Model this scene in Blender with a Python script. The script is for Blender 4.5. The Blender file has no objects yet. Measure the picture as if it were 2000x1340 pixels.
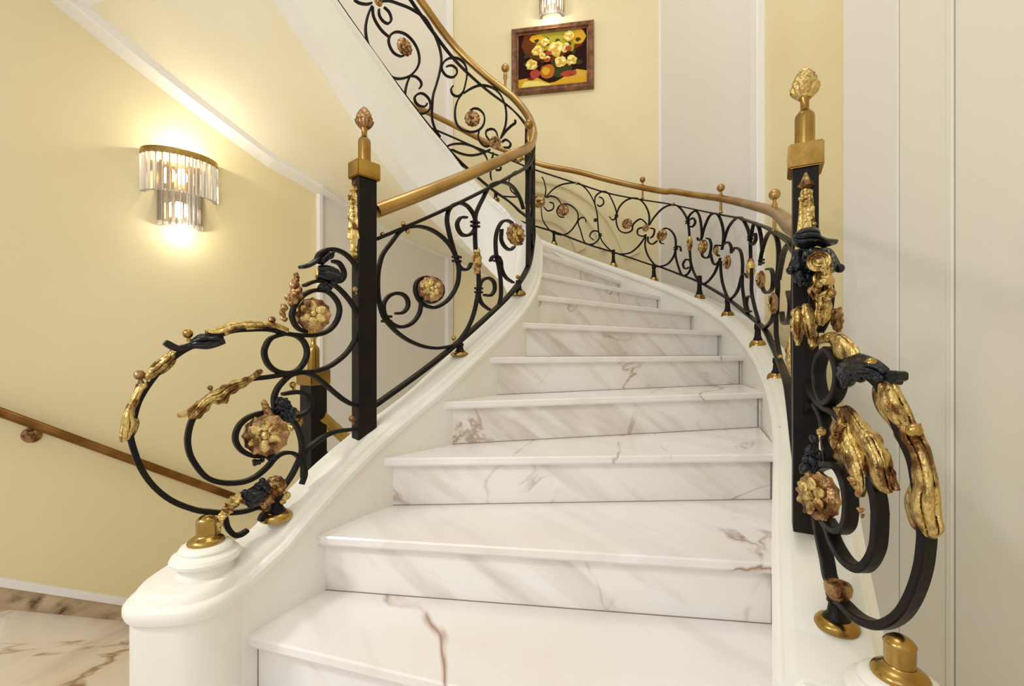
import bpy, bmesh, math, random
from mathutils import Vector, Matrix
random.seed(7)
sc = bpy.context.scene
U = 0.165            # one riser = one plan unit (metres)
F = 900.0; HZ = 690.0; CZ = 5.1   # lens in pixels of the 2000 px frame, horizon row, eye height in risers
# ------------------------------------------------------------ camera, light
cam = bpy.data.objects.new('camera', bpy.data.cameras.new('camera'))
sc.collection.objects.link(cam); sc.camera = cam
cam.location = (0, 0, CZ*U); cam.rotation_euler = (math.pi/2, 0, 0)
cam.data.sensor_width = 36; cam.data.lens = 36*F/2000; cam.data.shift_y = 0.01
cam.data.clip_start = 0.02
w = bpy.data.worlds.new('world'); sc.world = w; w.use_nodes = True
w.node_tree.nodes['Background'].inputs[0].default_value = (1.0, 0.972, 0.945, 1)
w.node_tree.nodes['Background'].inputs[1].default_value = 0.80
sc.view_settings.view_transform = 'Standard'; sc.view_settings.look = 'None'
sc.view_settings.gamma = 1; sc.view_settings.use_curve_mapping = False
sc.view_settings.exposure = 0.10
def area(name, loc, target, size, power, col):
    l = bpy.data.lights.new(name, 'AREA'); l.size = size; l.energy = power; l.color = col
    o = bpy.data.objects.new(name, l); sc.collection.objects.link(o)
    o.location = Vector(loc)*U; d = Vector(target)*U - o.location
    o.rotation_euler = d.to_track_quat('-Z', 'Y').to_euler(); return o
area('overhead_fill', (0, 10, 34), (1, 12, 0), 1.6, 34, (1.0, 0.96, 0.9))  # added soft fill from above, not a fixture of the stairwell
area('front_fill', (-6, -4, 13), (1, 16, 5), 1.0, 7, (1.0, 0.97, 0.94))  # added frontal fill from behind the camera, no real lamp there
area('shadow_key', (-9, 2, 9), (9, 16, 8), 0.25, 12, (1.0, 0.95, 0.86))  # unseen key added to throw the newel's shadow on the right wall
# ------------------------------------------------------------ materials
M = {}
def mat(name, col, rough=0.5, metal=0.0, col2=None, scale=8, bump=0, bscale=40, spec=0.5, lo=0.4, hi=0.65, detail=4, coat=0, emit=0, trans=0):
    m = bpy.data.materials.new(name); m.use_nodes = True; nt = m.node_tree; b = nt.nodes['Principled BSDF']
    b.inputs['Base Color'].default_value = (*col, 1); b.inputs['Roughness'].default_value = rough
    b.inputs['Metallic'].default_value = metal; b.inputs['Specular IOR Level'].default_value = spec
    b.inputs['Coat Weight'].default_value = coat; b.inputs['Transmission Weight'].default_value = trans
    if emit:
        b.inputs['Emission Color'].default_value = (*col, 1); b.inputs['Emission Strength'].default_value = emit
    tc = nt.nodes.new('ShaderNodeTexCoord')
    if col2:
        n = nt.nodes.new('ShaderNodeTexNoise'); n.inputs['Scale'].default_value = scale; n.inputs['Detail'].default_value = detail
        r = nt.nodes.new('ShaderNodeValToRGB'); r.color_ramp.elements[0].position = lo; r.color_ramp.elements[1].position = hi
        r.color_ramp.elements[0].color = (*col2, 1); r.color_ramp.elements[1].color = (*col, 1)
        nt.links.new(tc.outputs['Object'], n.inputs['Vector']); nt.links.new(n.outputs['Fac'], r.inputs[0])
        nt.links.new(r.outputs[0], b.inputs['Base Color'])
    if bump:
        n2 = nt.nodes.new('ShaderNodeTexNoise'); n2.inputs['Scale'].default_value = bscale; n2.inputs['Detail'].default_value = 3
        bp = nt.nodes.new('ShaderNodeBump'); bp.inputs['Strength'].default_value = bump; bp.inputs['Distance'].default_value = 0.01
        nt.links.new(tc.outputs['Object'], n2.inputs['Vector']); nt.links.new(n2.outputs['Fac'], bp.inputs['Height'])
        nt.links.new(bp.outputs[0], b.inputs['Normal'])
    M[name] = m; return m
mat('iron', (0.006, 0.005, 0.007), 0.4, 0.0, (0.012, 0.008, 0.005), 14, 0.15, 60, spec=0.16)
mat('iron_leaf', (0.006, 0.007, 0.011), 0.26, 0.0, bump=0.35, bscale=30, spec=0.35)
mat('brass', (0.55, 0.38, 0.12), 0.25, 1.0, (0.30, 0.17, 0.04), 6, 0.06, 50)
mat('gilt', (0.66, 0.49, 0.19), 0.36, 0.95, (0.17, 0.08, 0.025), 30, 0.7, 85, lo=0.40, hi=0.54)
mat('rail_dark', (0.30, 0.155, 0.05), 0.3, 1.0, (0.16, 0.07, 0.02), 6)
mat('bronze', (0.46, 0.28, 0.13), 0.36, 0.9, (0.13, 0.05, 0.02), 30, 0.5, 80, lo=0.38, hi=0.6)
mat('rail_brass', (0.52, 0.34, 0.12), 0.33, 1.0, (0.34, 0.19, 0.06), 3, 0.05, 30)
mat('plaster_white', (0.86, 0.85, 0.80), 0.42, 0, (0.82, 0.81, 0.72), 2.2, 0.04, 9)
mat('plaster_soffit', (0.88, 0.82, 0.64), 0.6, 0, (0.86, 0.78, 0.56), 1.2)
mat('wall_yellow', (0.85, 0.75, 0.47), 0.45, 0, (0.82, 0.71, 0.41), 0.9, 0.05, 6)
mat('wall_white', (0.84, 0.80, 0.76), 0.45, 0, (0.82, 0.79, 0.71), 1.0, 0.04, 6)
mat('wall_cream', (0.85, 0.83, 0.74), 0.45, 0, (0.82, 0.79, 0.68), 1.0, 0.04, 6)
mat('trim_white', (0.90, 0.88, 0.86), 0.4)
mat('frame_wood', (0.30, 0.13, 0.045), 0.4, 0, (0.14, 0.05, 0.02), 20, 0.3, 60)
mat('joint', (0.24, 0.17, 0.12), 0.8)
mat('crystal', (0.97, 0.97, 1.0), 0.04, 0, trans=0.9)
mat('bulb', (1.0, 0.90, 0.72), 0.5, emit=9)
def marble(name, base, vein, warm, sc1, thr, rot=0.6, wscale=2.2, blotch=0.3, m0=.47, m1=.66, st=.35, streak=0, rv=(0.4, 0.75), sx=1, dist=.8, srot=(.9, .5), ssc=(6, .8, .8)):
    m = bpy.data.materials.new(name); m.use_nodes = True; nt = m.node_tree; b = nt.nodes['Principled BSDF']
    N = nt.nodes.new; L = nt.links.new
    tc = N('ShaderNodeTexCoord'); oi = N('ShaderNodeObjectInfo'); mp = N('ShaderNodeMapping')
    ad = N('ShaderNodeVectorMath'); ad.operation = 'ADD'
    ml = N('ShaderNodeVectorMath'); ml.operation = 'SCALE'; ml.inputs['Scale'].default_value = 37.0
    cx = N('ShaderNodeCombineXYZ'); L(oi.outputs['Random'], cx.inputs[0]); L(oi.outputs['Random'], cx.inputs[1]); L(cx.outputs[0], ml.inputs[0])
    L(tc.outputs['Object'], ad.inputs[0]); L(ml.outputs[0], ad.inputs[1]); L(ad.outputs[0], mp.inputs['Vector'])
    mp.inputs['Rotation'].default_value = (*rv, rot)
    n1 = N('ShaderNodeTexNoise'); n1.inputs['Scale'].default_value = sc1; n1.inputs['Detail'].default_value = 6; n1.inputs['Roughness'].default_value = 0.62
    L(mp.outputs[0], n1.inputs['Vector'])
    mv = N('ShaderNodeMapping'); mv.inputs['Scale'].default_value = (sx, st, 1); L(mp.outputs[0], mv.inputs['Vector'])
    n2 = N('ShaderNodeTexNoise'); n2.inputs['Scale'].default_value = wscale; n2.inputs['Detail'].default_value = 6; n2.inputs['Distortion'].default_value = dist
    L(mv.outputs[0], n2.inputs['Vector'])
    a = N('ShaderNodeMath'); a.operation = 'SUBTRACT'; a.inputs[1].default_value = 0.5; L(n2.outputs['Fac'], a.inputs[0])
    ab = N('ShaderNodeMath'); ab.operation = 'ABSOLUTE'; L(a.outputs[0], ab.inputs[0])
    r = N('ShaderNodeValToRGB'); r.color_ramp.elements[0].position = 0.0; r.color_ramp.elements[0].color = (1, 1, 1, 1)
    r.color_ramp.elements[1].position = thr; r.color_ramp.elements[1].color = (0, 0, 0, 1); L(ab.outputs[0], r.inputs[0])
    rm = N('ShaderNodeValToRGB'); rm.color_ramp.elements[0].position = m0; rm.color_ramp.elements[1].position = m1; L(n1.outputs['Fac'], rm.inputs[0])
    mu = N('ShaderNodeMath'); mu.operation = 'MULTIPLY'; L(r.outputs[0], mu.inputs[0]); L(rm.outputs[0], mu.inputs[1])
    r2 = N('ShaderNodeValToRGB'); r2.color_ramp.elements[0].position = 0.42; r2.color_ramp.elements[0].color = (0, 0, 0, 1)
    r2.color_ramp.elements[1].position = 0.8; r2.color_ramp.elements[1].color = (1, 1, 1, 1); L(n1.outputs['Fac'], r2.inputs[0])
    bl = N('ShaderNodeMath'); bl.operation = 'MULTIPLY'; bl.inputs[1].default_value = blotch*2; L(r2.outputs[0], bl.inputs[0])
    m1 = N('ShaderNodeMix'); m1.data_type = 'RGBA'; m1.inputs[6].default_value = (*base, 1); m1.inputs[7].default_value = (*warm, 1); L(bl.outputs[0], m1.inputs[0])
    m2 = N('ShaderNodeMix'); m2.data_type = 'RGBA'; L(m1.outputs[2], m2.inputs[6]); m2.inputs[7].default_value = (*vein, 1); L(mu.outputs[0], m2.inputs[0])
    out = m2.outputs[2]
    if streak:   # soft grey-tan cloud bands through the slab
        ms = N('ShaderNodeMapping'); ms.inputs['Rotation'].default_value = (*srot, rot); ms.vector_type = 'TEXTURE'; ms.inputs['Scale'].default_value = tuple(1/q for q in ssc); L(ad.outputs[0], ms.inputs['Vector'])
        n3 = N('ShaderNodeTexNoise'); n3.inputs['Scale'].default_value = 1.6; n3.inputs['Detail'].default_value = 5; n3.inputs['Distortion'].default_value = .5; L(ms.outputs[0], n3.inputs['Vector'])
        r3 = N('ShaderNodeValToRGB'); r3.color_ramp.elements[0].position = .5; r3.color_ramp.elements[0].color = (0, 0, 0, 1); r3.color_ramp.elements[1].position = .78; r3.color_ramp.elements[1].color = (streak, streak, streak, 1)
        L(n3.outputs['Fac'], r3.inputs[0]); m3 = N('ShaderNodeMix'); m3.data_type = 'RGBA'; L(r3.outputs[0], m3.inputs[0]); L(out, m3.inputs[6]); m3.inputs[7].default_value = (*[q*.55 + v*.25 for q, v in zip(warm, vein)], 1); out = m3.outputs[2]
    L(out, b.inputs['Base Color']); b.inputs['Roughness'].default_value = 0.22
    M[name] = m
marble('marble', (0.88, 0.855, 0.85), (0.33, 0.20, 0.12), (0.80, 0.74, 0.66), 1.5, 0.006, blotch=0.5, wscale=1.0, m0=.46, m1=.56, streak=.28)
marble('marble_riser', (0.88, 0.86, 0.845), (0.45, 0.33, 0.24), (0.80, 0.73, 0.62), 2.4, 0.014, rot=0, wscale=1.8, blotch=0.45, m0=.45, m1=.6, streak=.85, srot=(0, -.9), ssc=(7, 1, 1.2), rv=(0, -.9), sx=1.2)
marble('marble_floor', (0.92, 0.86, 0.79), (0.34, 0.18, 0.08), (0.90, 0.76, 0.60), 1.6, 0.022, rot=0.25, wscale=1.3, blotch=0.6, m0=.40, m1=.6, st=.22, sx=1.6, dist=.5, streak=.9, rv=(0, 0), srot=(0, 0), ssc=(3.2, .35, 1))
marble('marble_brown', (0.50, 0.36, 0.22), (0.08, 0.03, 0.01), (0.72, 0.58, 0.40), 5, 0.10, wscale=5, blotch=0.5)
# ------------------------------------------------------------ helpers
def W(X, D, z): return Vector((X*U, D*U, z*U))
def link(name, me, m=None, parent=None, smooth=False):
    o = bpy.data.objects.new(name, me); sc.collection.objects.link(o)
    if m is not None and not me.materials:
        for q in (m if isinstance(m, (list, tuple)) else [m]): me.materials.append(M[q])
    if parent is not None:
        o.parent = parent
        o.matrix_parent_inverse = Matrix.Translation(-parent.location) if parent.parent is None else (Matrix.Translation(parent.parent.location) @ Matrix.Identity(4)).inverted()
        o.matrix_parent_inverse = Matrix.Identity(4)
        # all meshes are built in world coordinates: cancel the ancestors' offsets
        off = Vector((0, 0, 0)); q = parent
        while q is not None: off += q.location; q = q.parent
        o.location = -off
    if smooth:
        for p in me.polygons: p.use_smooth = True
        if len(me.polygons) > 8: me.set_sharp_from_angle(angle=math.radians(42))
    return o
def fin(name, bm, m, parent=None, smooth=False):
    bmesh.ops.recalc_face_normals(bm, faces=bm.faces[:])
    me = bpy.data.meshes.new(name); bm.to_mesh(me); bm.free()
    return link(name, me, m, parent, smooth)
def thing(name, label, cat, loc, group=None):
    o = bpy.data.objects.new(name, None); o.empty_display_size = 0.05; sc.collection.objects.link(o)
    o.location = loc; o['label'] = label; o['category'] = cat
    if group: o['group'] = group
    return o
def tag(o, label, cat, group=None):
    o['label'] = label; o['category'] = cat
    if group: o['group'] = group
    return o
def struct(o): o['kind'] = 'structure'; return o
def box(bm, c, e1, e2, e3):
    vs = [bm.verts.new(c + e1*a + e2*b + e3*d) for a in (-1, 1) for b in (-1, 1) for d in (-1, 1)]
    for q in ((0,1,3,2),(4,6,7,5),(0,4,5,1),(2,3,7,6),(0,2,6,4),(1,5,7,3)): bm.faces.new([vs[i] for i in q])
def loft(bm, rings, closed=True, caps=True):
    R = [[bm.verts.new(p) for p in r] for r in rings]
    n = len(R[0])
    for a, b in zip(R, R[1:]):
        for i in range(n if closed else n-1):
            j = (i+1) % n
            bm.faces.new((a[i], a[j], b[j], b[i]))
    if caps and closed:
        bm.faces.new(R[0][::-1]); bm.faces.new(R[-1])
    return R
def cr(pts, n=8):
    """Catmull-Rom through control tuples"""
    out = []; P = [pts[0]] + list(pts) + [pts[-1]]
    for i in range(1, len(P)-2):
        a, b, c, d = P[i-1], P[i], P[i+1], P[i+2]
        for s in range(n):
            t = s/n
            out.append(tuple(0.5*((2*b[k]) + (-a[k]+c[k])*t + (2*a[k]-5*b[k]+4*c[k]-d[k])*t*t + (-a[k]+3*b[k]-3*c[k]+d[k])*t**3) for k in range(len(b))))
    out.append(tuple(pts[-1])); return out
class Path:
    """plan curve, control points (k, X, D); a vertical sheet stands on it"""
    def __init__(s, ctrl, side=1):
        s.p = cr(ctrl, 12); s.side = side
    def at(s, k):
        p = s.p
        if k <= p[0][0]: i = 0
        elif k >= p[-1][0]: i = len(p)-2
        else:
            i = max(j for j in range(len(p)-1) if p[j][0] <= k)
        a, b = p[i], p[i+1]; t = (k-a[0])/(b[0]-a[0])
        X, D = a[1]+(b[1]-a[1])*t, a[2]+(b[2]-a[2])*t
        tx, ty = b[1]-a[1], b[2]-a[2]; l = math.hypot(tx, ty)
        return X, D, Vector((tx/l, ty/l, 0)), Vector((ty/l, -tx/l, 0))
    def hit(s, px, ka=-99, kb=99):
        x = (px-1000)/F; best = None; bd = 9e9
        for a, b in zip(s.p, s.p[1:]):
            if a[0] < ka-1e-6 or b[0] > kb+1e-6: continue
            fa, fb = a[1]-x*a[2], b[1]-x*b[2]
            if fa*fb <= 0 and fa != fb:
                t = fa/(fa-fb); return a[0]+(b[0]-a[0])*t
            for f, q in ((fa, a), (fb, b)):
                if abs(f) < bd: bd = abs(f); best = q[0]
        return best
    def pix(s, px, py, ka=-99, kb=99):
        """the point of the sheet seen along this line of sight"""
        k = s.hit(px, ka, kb); X, D, t, n = s.at(k)
        return W(X, D, CZ-(py-HZ)/F*D), n, k
def P3(px, py, D): return W((px-1000)/F*D, D, CZ-(py-HZ)/F*D)
# zoomed tracing frames: origin and scale
FR = {'A':(230,600,4),'B':(470,470,5),'C':(440,680,5),'D':(380,880,5),'E':(700,380,5),'G':(860,340,5),'H':(700,540,5),
 'J':(660,0,5),'K':(840,100,5),'L':(840,260,5),'M':(1030,320,5),'N':(1200,360,5),'O':(1340,380,5),'P':(1400,600,5),
 'Q':(1500,430,5),'R':(1530,620,5),'S':(1530,780,4),'T':(1530,1005,4),'V':(200,460,2.2333),'X':(0,0,1)}
def tr(s):
    out = []; f = None
    for tok in s.split():
        if tok in FR: f = FR[tok]; continue
        a, b = tok.split(','); out.append((f[0]+float(a)/f[2], f[1]+float(b)/f[2]))
    return out
def sweep(bm, pts, nrm, wd, th, taper=0.0):
    """flat bar: pts on sheet, nrm the sheet normal at each point"""
    rings = []; n = len(pts)
    for i, (p, nn) in enumerate(zip(pts, nrm)):
        t = (pts[min(i+1, n-1)]-pts[max(i-1, 0)])
        if t.length < 1e-9: t = Vector((0, 0, 1))
        t.normalize(); nn = (nn - t*nn.dot(t)); nn.normalize(); s = t.cross(nn); s.normalize()
        q = 1.0
        e = min(i, n-1-i)/max(1, n*0.12)
        if taper and e < 1: q = 1-taper*(1-e)
        a, b = nn*(wd/2), s*(th/2*q)
        c = b*0.7; d = a*0.8
        rings.append([p+a+c, p+d+b, p-d+b, p-a+c, p-a-c, p-d-b, p+d-b, p+a-c])
    loft(bm, rings)
def scroll(path, s, parent, ka=-99, kb=99, wd=0.115, th=0.07, name='scroll_bar', m='iron', taper=0.25, off=0.0, closed=False, sub=5):
    pts = cr(tr(s) if isinstance(s, str) else s, sub); P = []; Nn = []
    for px, py in pts:
        p, n, k = path.pix(px, py, ka, kb)
        if P and (p-P[-1]).length < 0.0015: continue
        P.append(p + n*off*U); Nn.append(n)
    if len(P) < 3: return None
    bm = bmesh.new(); sweep(bm, P, Nn, wd*U, th*U, taper)
    return fin(name, bm, m, parent, False)
def tube(bm, pts, r, seg=10, rs=None):
    rings = []; n = len(pts); up = Vector((0, 0, 1)); pa = None
    for i, p in enumerate(pts):
        t = (pts[min(i+1, n-1)]-pts[max(i-1, 0)]).normalized()
        a = up.cross(t)
        if a.length < 0.05: a = pa if pa is not None else Vector((1, 0, 0))
        a = (a - t*a.dot(t)).normalized(); pa = a; b = t.cross(a)
        rr = rs[i] if rs else r
        rings.append([p + (a*math.cos(2*math.pi*j/seg) + b*math.sin(2*math.pi*j/seg))*rr for j in range(seg)])
    loft(bm, rings)
def frame(n):
    n = n.normalized(); u = Vector((0, 0, 1)).cross(n)
    if u.length < 0.01: u = Vector((1, 0, 0))
    u.normalize(); return u, n.cross(u), n
def lathe(bm, c, prof, seg=24, axis=Vector((0, 0, 1)), fl=0, flute=0.0, sx=1.0, sy=1.0):
    """prof: (radius, height) along axis"""
    if abs(axis.z) > 0.99: u, v, n = Vector((1, 0, 0)), Vector((0, 1, 0)), axis.normalized()
    else: u, v, n = frame(axis)
    rings = []
    for r, hh in prof:
        ring = []
        for j in range(seg):
            a = 2*math.pi*j/seg; q = r*(1+flute*math.cos(fl*a))
            ring.append(c + u*(q*math.cos(a)*sx) + v*(q*math.sin(a)*sy) + n*hh)
        rings.append(ring)
    loft(bm, rings)
def ball(name, c, r, m, parent, stem=None):
    bm = bmesh.new(); bmesh.ops.create_uvsphere(bm, u_segments=16, v_segments=10, radius=r, matrix=Matrix.Translation(c))
    if stem is not None:
        d = (stem-c); L = d.length
        tube(bm, [c+d*0.6*0, c+d*0.5, stem], r*0.4, 8, [r*0.4, r*0.35, r*0.6])
    return fin(name, bm, m, parent, True)
def rosette(c, n, r, parent, m='gilt', petals=6, detail=True, backm='bronze'):
    """flower boss on a leafy back disc, petals standing proud"""
    u, v, n = frame(n)
    bm = bmesh.new(); lathe(bm, c, [(r*0.55, -r*0.42), (r*0.98, -r*0.2), (r, 0), (r*0.9, r*0.12), (r*0.5, r*0.2), (r*0.1, r*0.22)], 36, n, 12, 0.05)
    if not detail:
        for i in range(petals):
            a = 2*math.pi*i/petals
            bmesh.ops.create_icosphere(bm, subdivisions=1, radius=1, matrix=Matrix.Translation(c + (u*math.cos(a)+v*math.sin(a))*r*0.55 + n*r*0.22) @ Matrix.Diagonal((r*0.28, r*0.28, r*0.28, 1)))
        bmesh.ops.create_icosphere(bm, subdivisions=1, radius=r*0.26, matrix=Matrix.Translation(c+n*r*0.3))
        return fin('rosette', bm, m, parent, True)
    ro = fin('rosette', bm, backm, parent, True)
    def petal(a, rad, ln, wd, hgt, mm, nm):
        b = bmesh.new(); d = u*math.cos(a)+v*math.sin(a); s = n.cross(d)
        bmesh.ops.create_uvsphere(b, u_segments=10, v_segments=7, radius=1)
        for q in b.verts:
            x, y, z = q.co
            tw = 1-0.25*x
            z2 = z*0.55 + 0.35*(x*x) - 0.10*math.cos(y*7)*0.6
            q.co = c + d*(rad + x*ln) + s*(y*wd*tw) + n*(hgt + z2*wd*0.8)
        fin(nm, b, mm, ro, True)
    for i in range(petals): petal(2*math.pi*(i+0.5)/petals, r*0.5, r*0.30, r*0.25, r*0.27, m, 'petal')
    for i in range(petals): petal(2*math.pi*i/petals, r*0.86, r*0.16, r*0.15, r*0.10, backm, 'petal')
    bm = bmesh.new(); bmesh.ops.create_uvsphere(bm, u_segments=12, v_segments=8, radius=r*0.22, matrix=Matrix.Translation(c+n*r*0.36))
    fin('flower_centre', bm, m, ro, True)
    return ro
def leaf(path, s, parent, width=0.32, bulge=0.10, out=1, m='gilt', name='acanthus_leaf', ka=-99, kb=99, teeth=7, lift=0.05, ribs=3, endw=(0.35, 0.5), shift=0.0, off=0.0, curl=0.0):
    pts = cr(tr(s), 8); P = []; N = []
    for px, py in pts:
        p, n, k = path.pix(px, py, ka, kb)
        if P and (p-P[-1]).length < 0.001: continue
        P.append(p + n*off*U); N.append(n)
    bm = bmesh.new(); n = len(P); mseg = 12; rows = []
    for i in range(n):
        t = (P[min(i+1, n-1)]-P[max(i-1, 0)]).normalized(); nn = (N[i]-t*N[i].dot(t)).normalized(); sdir = nn.cross(t)*out
        f = i/(n-1); env = (endw[0]*(1-f)+endw[1]*f)*(1-math.sin(math.pi*f)) + math.sin(math.pi*f)**0.7
        e0 = env; env *= 1+0.10*math.sin(teeth*2*math.pi*f)
        if i in (0, n-1): env *= 0.55
        row = []
        for j in range(mseg+1):
            c = -1+2*j/mseg
            h = bulge*(1-c*c)*(0.3+0.7*e0) + 0.022*math.cos(c*math.pi*ribs*2) + lift + curl*(f-0.5)**2*4*0.2
            row.append(P[i] + nn*((c*width/2*env+shift)*U) + sdir*(h*U))
        rows.append(row)
    V = [[bm.verts.new(p) for p in r] for r in rows]
    for a, b in zip(V, V[1:]):
        for j in range(mseg): bm.faces.new((a[j], a[j+1], b[j+1], b[j]))
    o = fin(name, bm, m, parent, True)
    md = o.modifiers.new('thick', 'SOLIDIFY'); md.thickness = 0.035*U; md.offset = 0
    return o
def lobe(path, sa, sb, parent, m='gilt', name='acanthus_leaf', bulge=.10, ribs=4, rib=.022, ka=-99, kb=99, teeth=0, wrap=.0):
    """leaf lofted between its two edges, arched and ribbed towards the stair"""
    def res(pts, n):
        L = [0]
        for p, q in zip(pts, pts[1:]): L.append(L[-1]+math.hypot(q[0]-p[0], q[1]-p[1]))
        out = []; j = 0
        for i in range(n+1):
            t = L[-1]*i/n
            while j < len(L)-2 and L[j+1] < t: j += 1
            f = (t-L[j])/max(1e-9, L[j+1]-L[j]); out.append(tuple(pts[j][c]+(pts[j+1][c]-pts[j][c])*f for c in (0, 1)))
        return out
    n = 40; A = res(cr(tr(sa), 8), n); B = res(cr(tr(sb), 8), n); mseg = 16; rows = []
    for i in range(n+1):
        f = i/n; row = []; e = math.sin(math.pi*min(1, max(0, f*.9+.05)))
        (ax, ay), (bx, by) = A[i], B[i]
        for j in range(mseg+1):
            c = j/mseg; cc = c
            if teeth:
                ed = (abs(2*c-1))**5*.10*math.sin(teeth*2*math.pi*f); cc = c+(ed if c > .5 else -ed)
            p, nn, k = path.pix(ax+(bx-ax)*cc, ay+(by-ay)*cc, ka, kb)
            v = (Vector((0, 0, CZ*U))-p); v.z *= .3; v.normalize()
            h = bulge*math.sin(math.pi*c)**.7*(.25+.75*e) + rib*math.cos(2*math.pi*ribs*c)*(.3+.7*e) - wrap*(2*c-1)**2
            h += .012*math.sin(f*17+c*5)
            row.append(p+v*(h*U))
        rows.append(row)
    bm = bmesh.new(); V = [[bm.verts.new(p) for p in r] for r in rows]
    for a, b in zip(V, V[1:]):
        for j in range(mseg): bm.faces.new((a[j], a[j+1], b[j+1], b[j]))
    o = fin(name, bm, m, parent, False)
    for p in o.data.polygons: p.use_smooth = True
    md = o.modifiers.new('thick', 'SOLIDIFY'); md.thickness = 0.04*U; md.offset = 0
    return o
def cluster(pts, rr, parent, m='gilt', name='cast_ornament', n=3, jit=0.5, seed=1, squash=1.0):
    """chased lumps, scrolls and buds cast in one piece along a line of points"""
    rnd = random.Random(seed); bm = bmesh.new()
    for i, p in enumerate(pts):
        r = rr[i] if isinstance(rr, (list, tuple)) else rr
        for q in range(n):
            d = Vector((rnd.uniform(-1, 1), rnd.uniform(-1, 0.3), rnd.uniform(-1, 1)))*r*jit*.8
            s = r*rnd.uniform(0.7, 1.15)
            mt = Matrix.Translation(p+d) @ Matrix.Rotation(rnd.uniform(0, 3), 4, Vector((rnd.uniform(-1, 1), rnd.uniform(-1, 1), 1)).normalized()) @ Matrix.Diagonal((s, s*0.6*squash, s*1.25, 1))
            bmesh.ops.create_icosphere(bm, subdivisions=2, radius=1, matrix=mt)
    return fin(name, bm, m, parent, True)
def barrel(c, axis, r, L, parent, m='iron_leaf', name='rolled_leaf', fl=9):
    bm = bmesh.new(); prof = []
    for i in range(11):
        f = i/10; prof.append((r*(0.62+0.38*math.sin(math.pi*(0.12+0.76*f))), (f-0.5)*L))
    lathe(bm, c, prof, 54, axis, fl, 0.09)
    return fin(name, bm, m, parent, True)
# ------------------------------------------------------------ plan of the stair
I = Path([(-2,-4.9,3.2),(0,-4.12,5.45),(1,-3.83,6.67),(2,-3.31,7.81),(3,-2.56,9.2),(4,-1.53,10.4),(5,-.57,11.9),(6,.31,13.4),(7,.83,15.0),(8,1.02,16.4),(9,1.06,17.4),(10,.85,18.5),(11,.1,19.2),(12,-1.15,19.5),(13,-2.45,19.25),(14,-3.6,18.4),(15,-4.6,17.45),(16,-5.5,16.45),(17,-6.4,15.4),(18,-7.2,14.3),(19,-7.9,13.1),(20,-8.5,11.8)])
O = Path([(-2,-.6,-1.6),(0,1.4,2.4),(1,2.68,4.6),(2,3.91,6.8),(3,5.5,9.6),(4,7.02,12.9),(5,8.14,16.2),(6,8.7,19.1),(7,8.5,21.5),(8,7.57,23.5),(9,5.94,25.0),(10,3.9,26.0),(11,1.7,26.5),(12,-.5,26.8),(13,-2.7,26.6),(14,-4.7,25.5),(15,-6.7,23.6),(16,-8.6,21.4),(17,-10.8,19.4),(18,-13.0,17.4),(19,-15.2,15.4),(20,-17.2,13.4)])
RL = Path([(3.05,-2.98,9.3),(4,-1.85,10.6),(5,-.88,12.05),(6,-.03,13.5),(7,.5,15.05),(8,.72,16.4),(9,.8,17.4),(10,.6,18.25),(11,0,18.85),(12,-1.15,19.1),(13,-2.35,18.85),(14,-3.4,18.05),(15,-4.35,17.15),(16,-5.25,16.15),(17,-6.1,15.15),(18,-6.9,14.05),(19,-7.6,12.9)])
RR = Path([(1.9,4.13,6.5),(2.2,4.6,7.4),(3,5.8,9.75),(4,7.35,13.0),(5,8.45,16.35),(6,9.0,19.3),(7,8.8,21.9),(8,7.8,24.0),(9,6.1,25.5),(10,4.0,26.4),(11,1.8,27.0),(12,-.5,27.2),(13,-2.9,26.8),(14,-5.1,25.8),(15,-7.1,24.4)])
BL = Path([(0,-5.3,5.8),(.4,-5.0,6.1),(1.0,-4.4,6.75),(1.7,-3.83,7.5),(2.4,-3.4,8.4),(3.05,-2.98,9.3)])
ER = Path([(0,4.13,6.5),(1,3.98,6.0),(2,3.85,5.5),(3,3.8,5.1),(4,3.8,4.8),(5,3.82,4.5),(6,3.85,4.2),(7,3.9,3.9)])
def lerp(tab, k):
    if k <= tab[0][0]: return tab[0][1]
    for a, b in zip(tab, tab[1:]):
        if k <= b[0]: return a[1]+(b[1]-a[1])*(k-a[0])/(b[0]-a[0])
    return tab[-1][1]
offL = [(0,1.9),(.6,1.42),(1,1.02),(1.5,.74),(2,.68),(3,.58),(4,.5),(5,.5),(8,.55),(9,.5),(10,.15),(10.6,-.1),(11.6,-.2),(20,-.2)]
offR = [(0,1.6),(1,.5),(1.5,.36),(2,.5),(2.4,.74),(3,.76),(4,.68),(20,.66)]
# ------------------------------------------------------------ walls and floors
WP = [(-24,8.84),(-16,16),(-9.3,22),(-3.89,29.16),(8.7,27.02),(10.3,19.3),(10.3,3.0),(10.3,-8)]
def wallseg(name, a, b, m, z0=-18, z1=44, th=0.6):
    d = Vector((b[0]-a[0], b[1]-a[1], 0)).normalized(); n = Vector((-d.y, d.x, 0))*th
    bm = bmesh.new()
    A, B = Vector((a[0], a[1], 0)), Vector((b[0], b[1], 0))
    rings = [[Vector((q.x, q.y, z))*U for q in (A, B, B+n, A+n)] for z in (z0, z1)]
    loft(bm, rings); return struct(fin(name, bm, m))
wallseg('wall_left', WP[0], WP[2], 'wall_yellow')
wallseg('wall_back_left', WP[2], WP[3], 'wall_white')
wallseg('wall_back', WP[3], WP[4], 'wall_yellow')
wallseg('wall_back_right', WP[4], WP[5], 'wall_white')
wallseg('wall_right', WP[5], WP[7], 'wall_yellow')
def onseg(a, b, px):
    x = (px-1000)/F; dx, dy = b[0]-a[0], b[1]-a[1]
    t = (x*a[1]-a[0])/(dx-x*dy); return Vector((a[0]+dx*t, a[1]+dy*t, 0))
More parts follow.
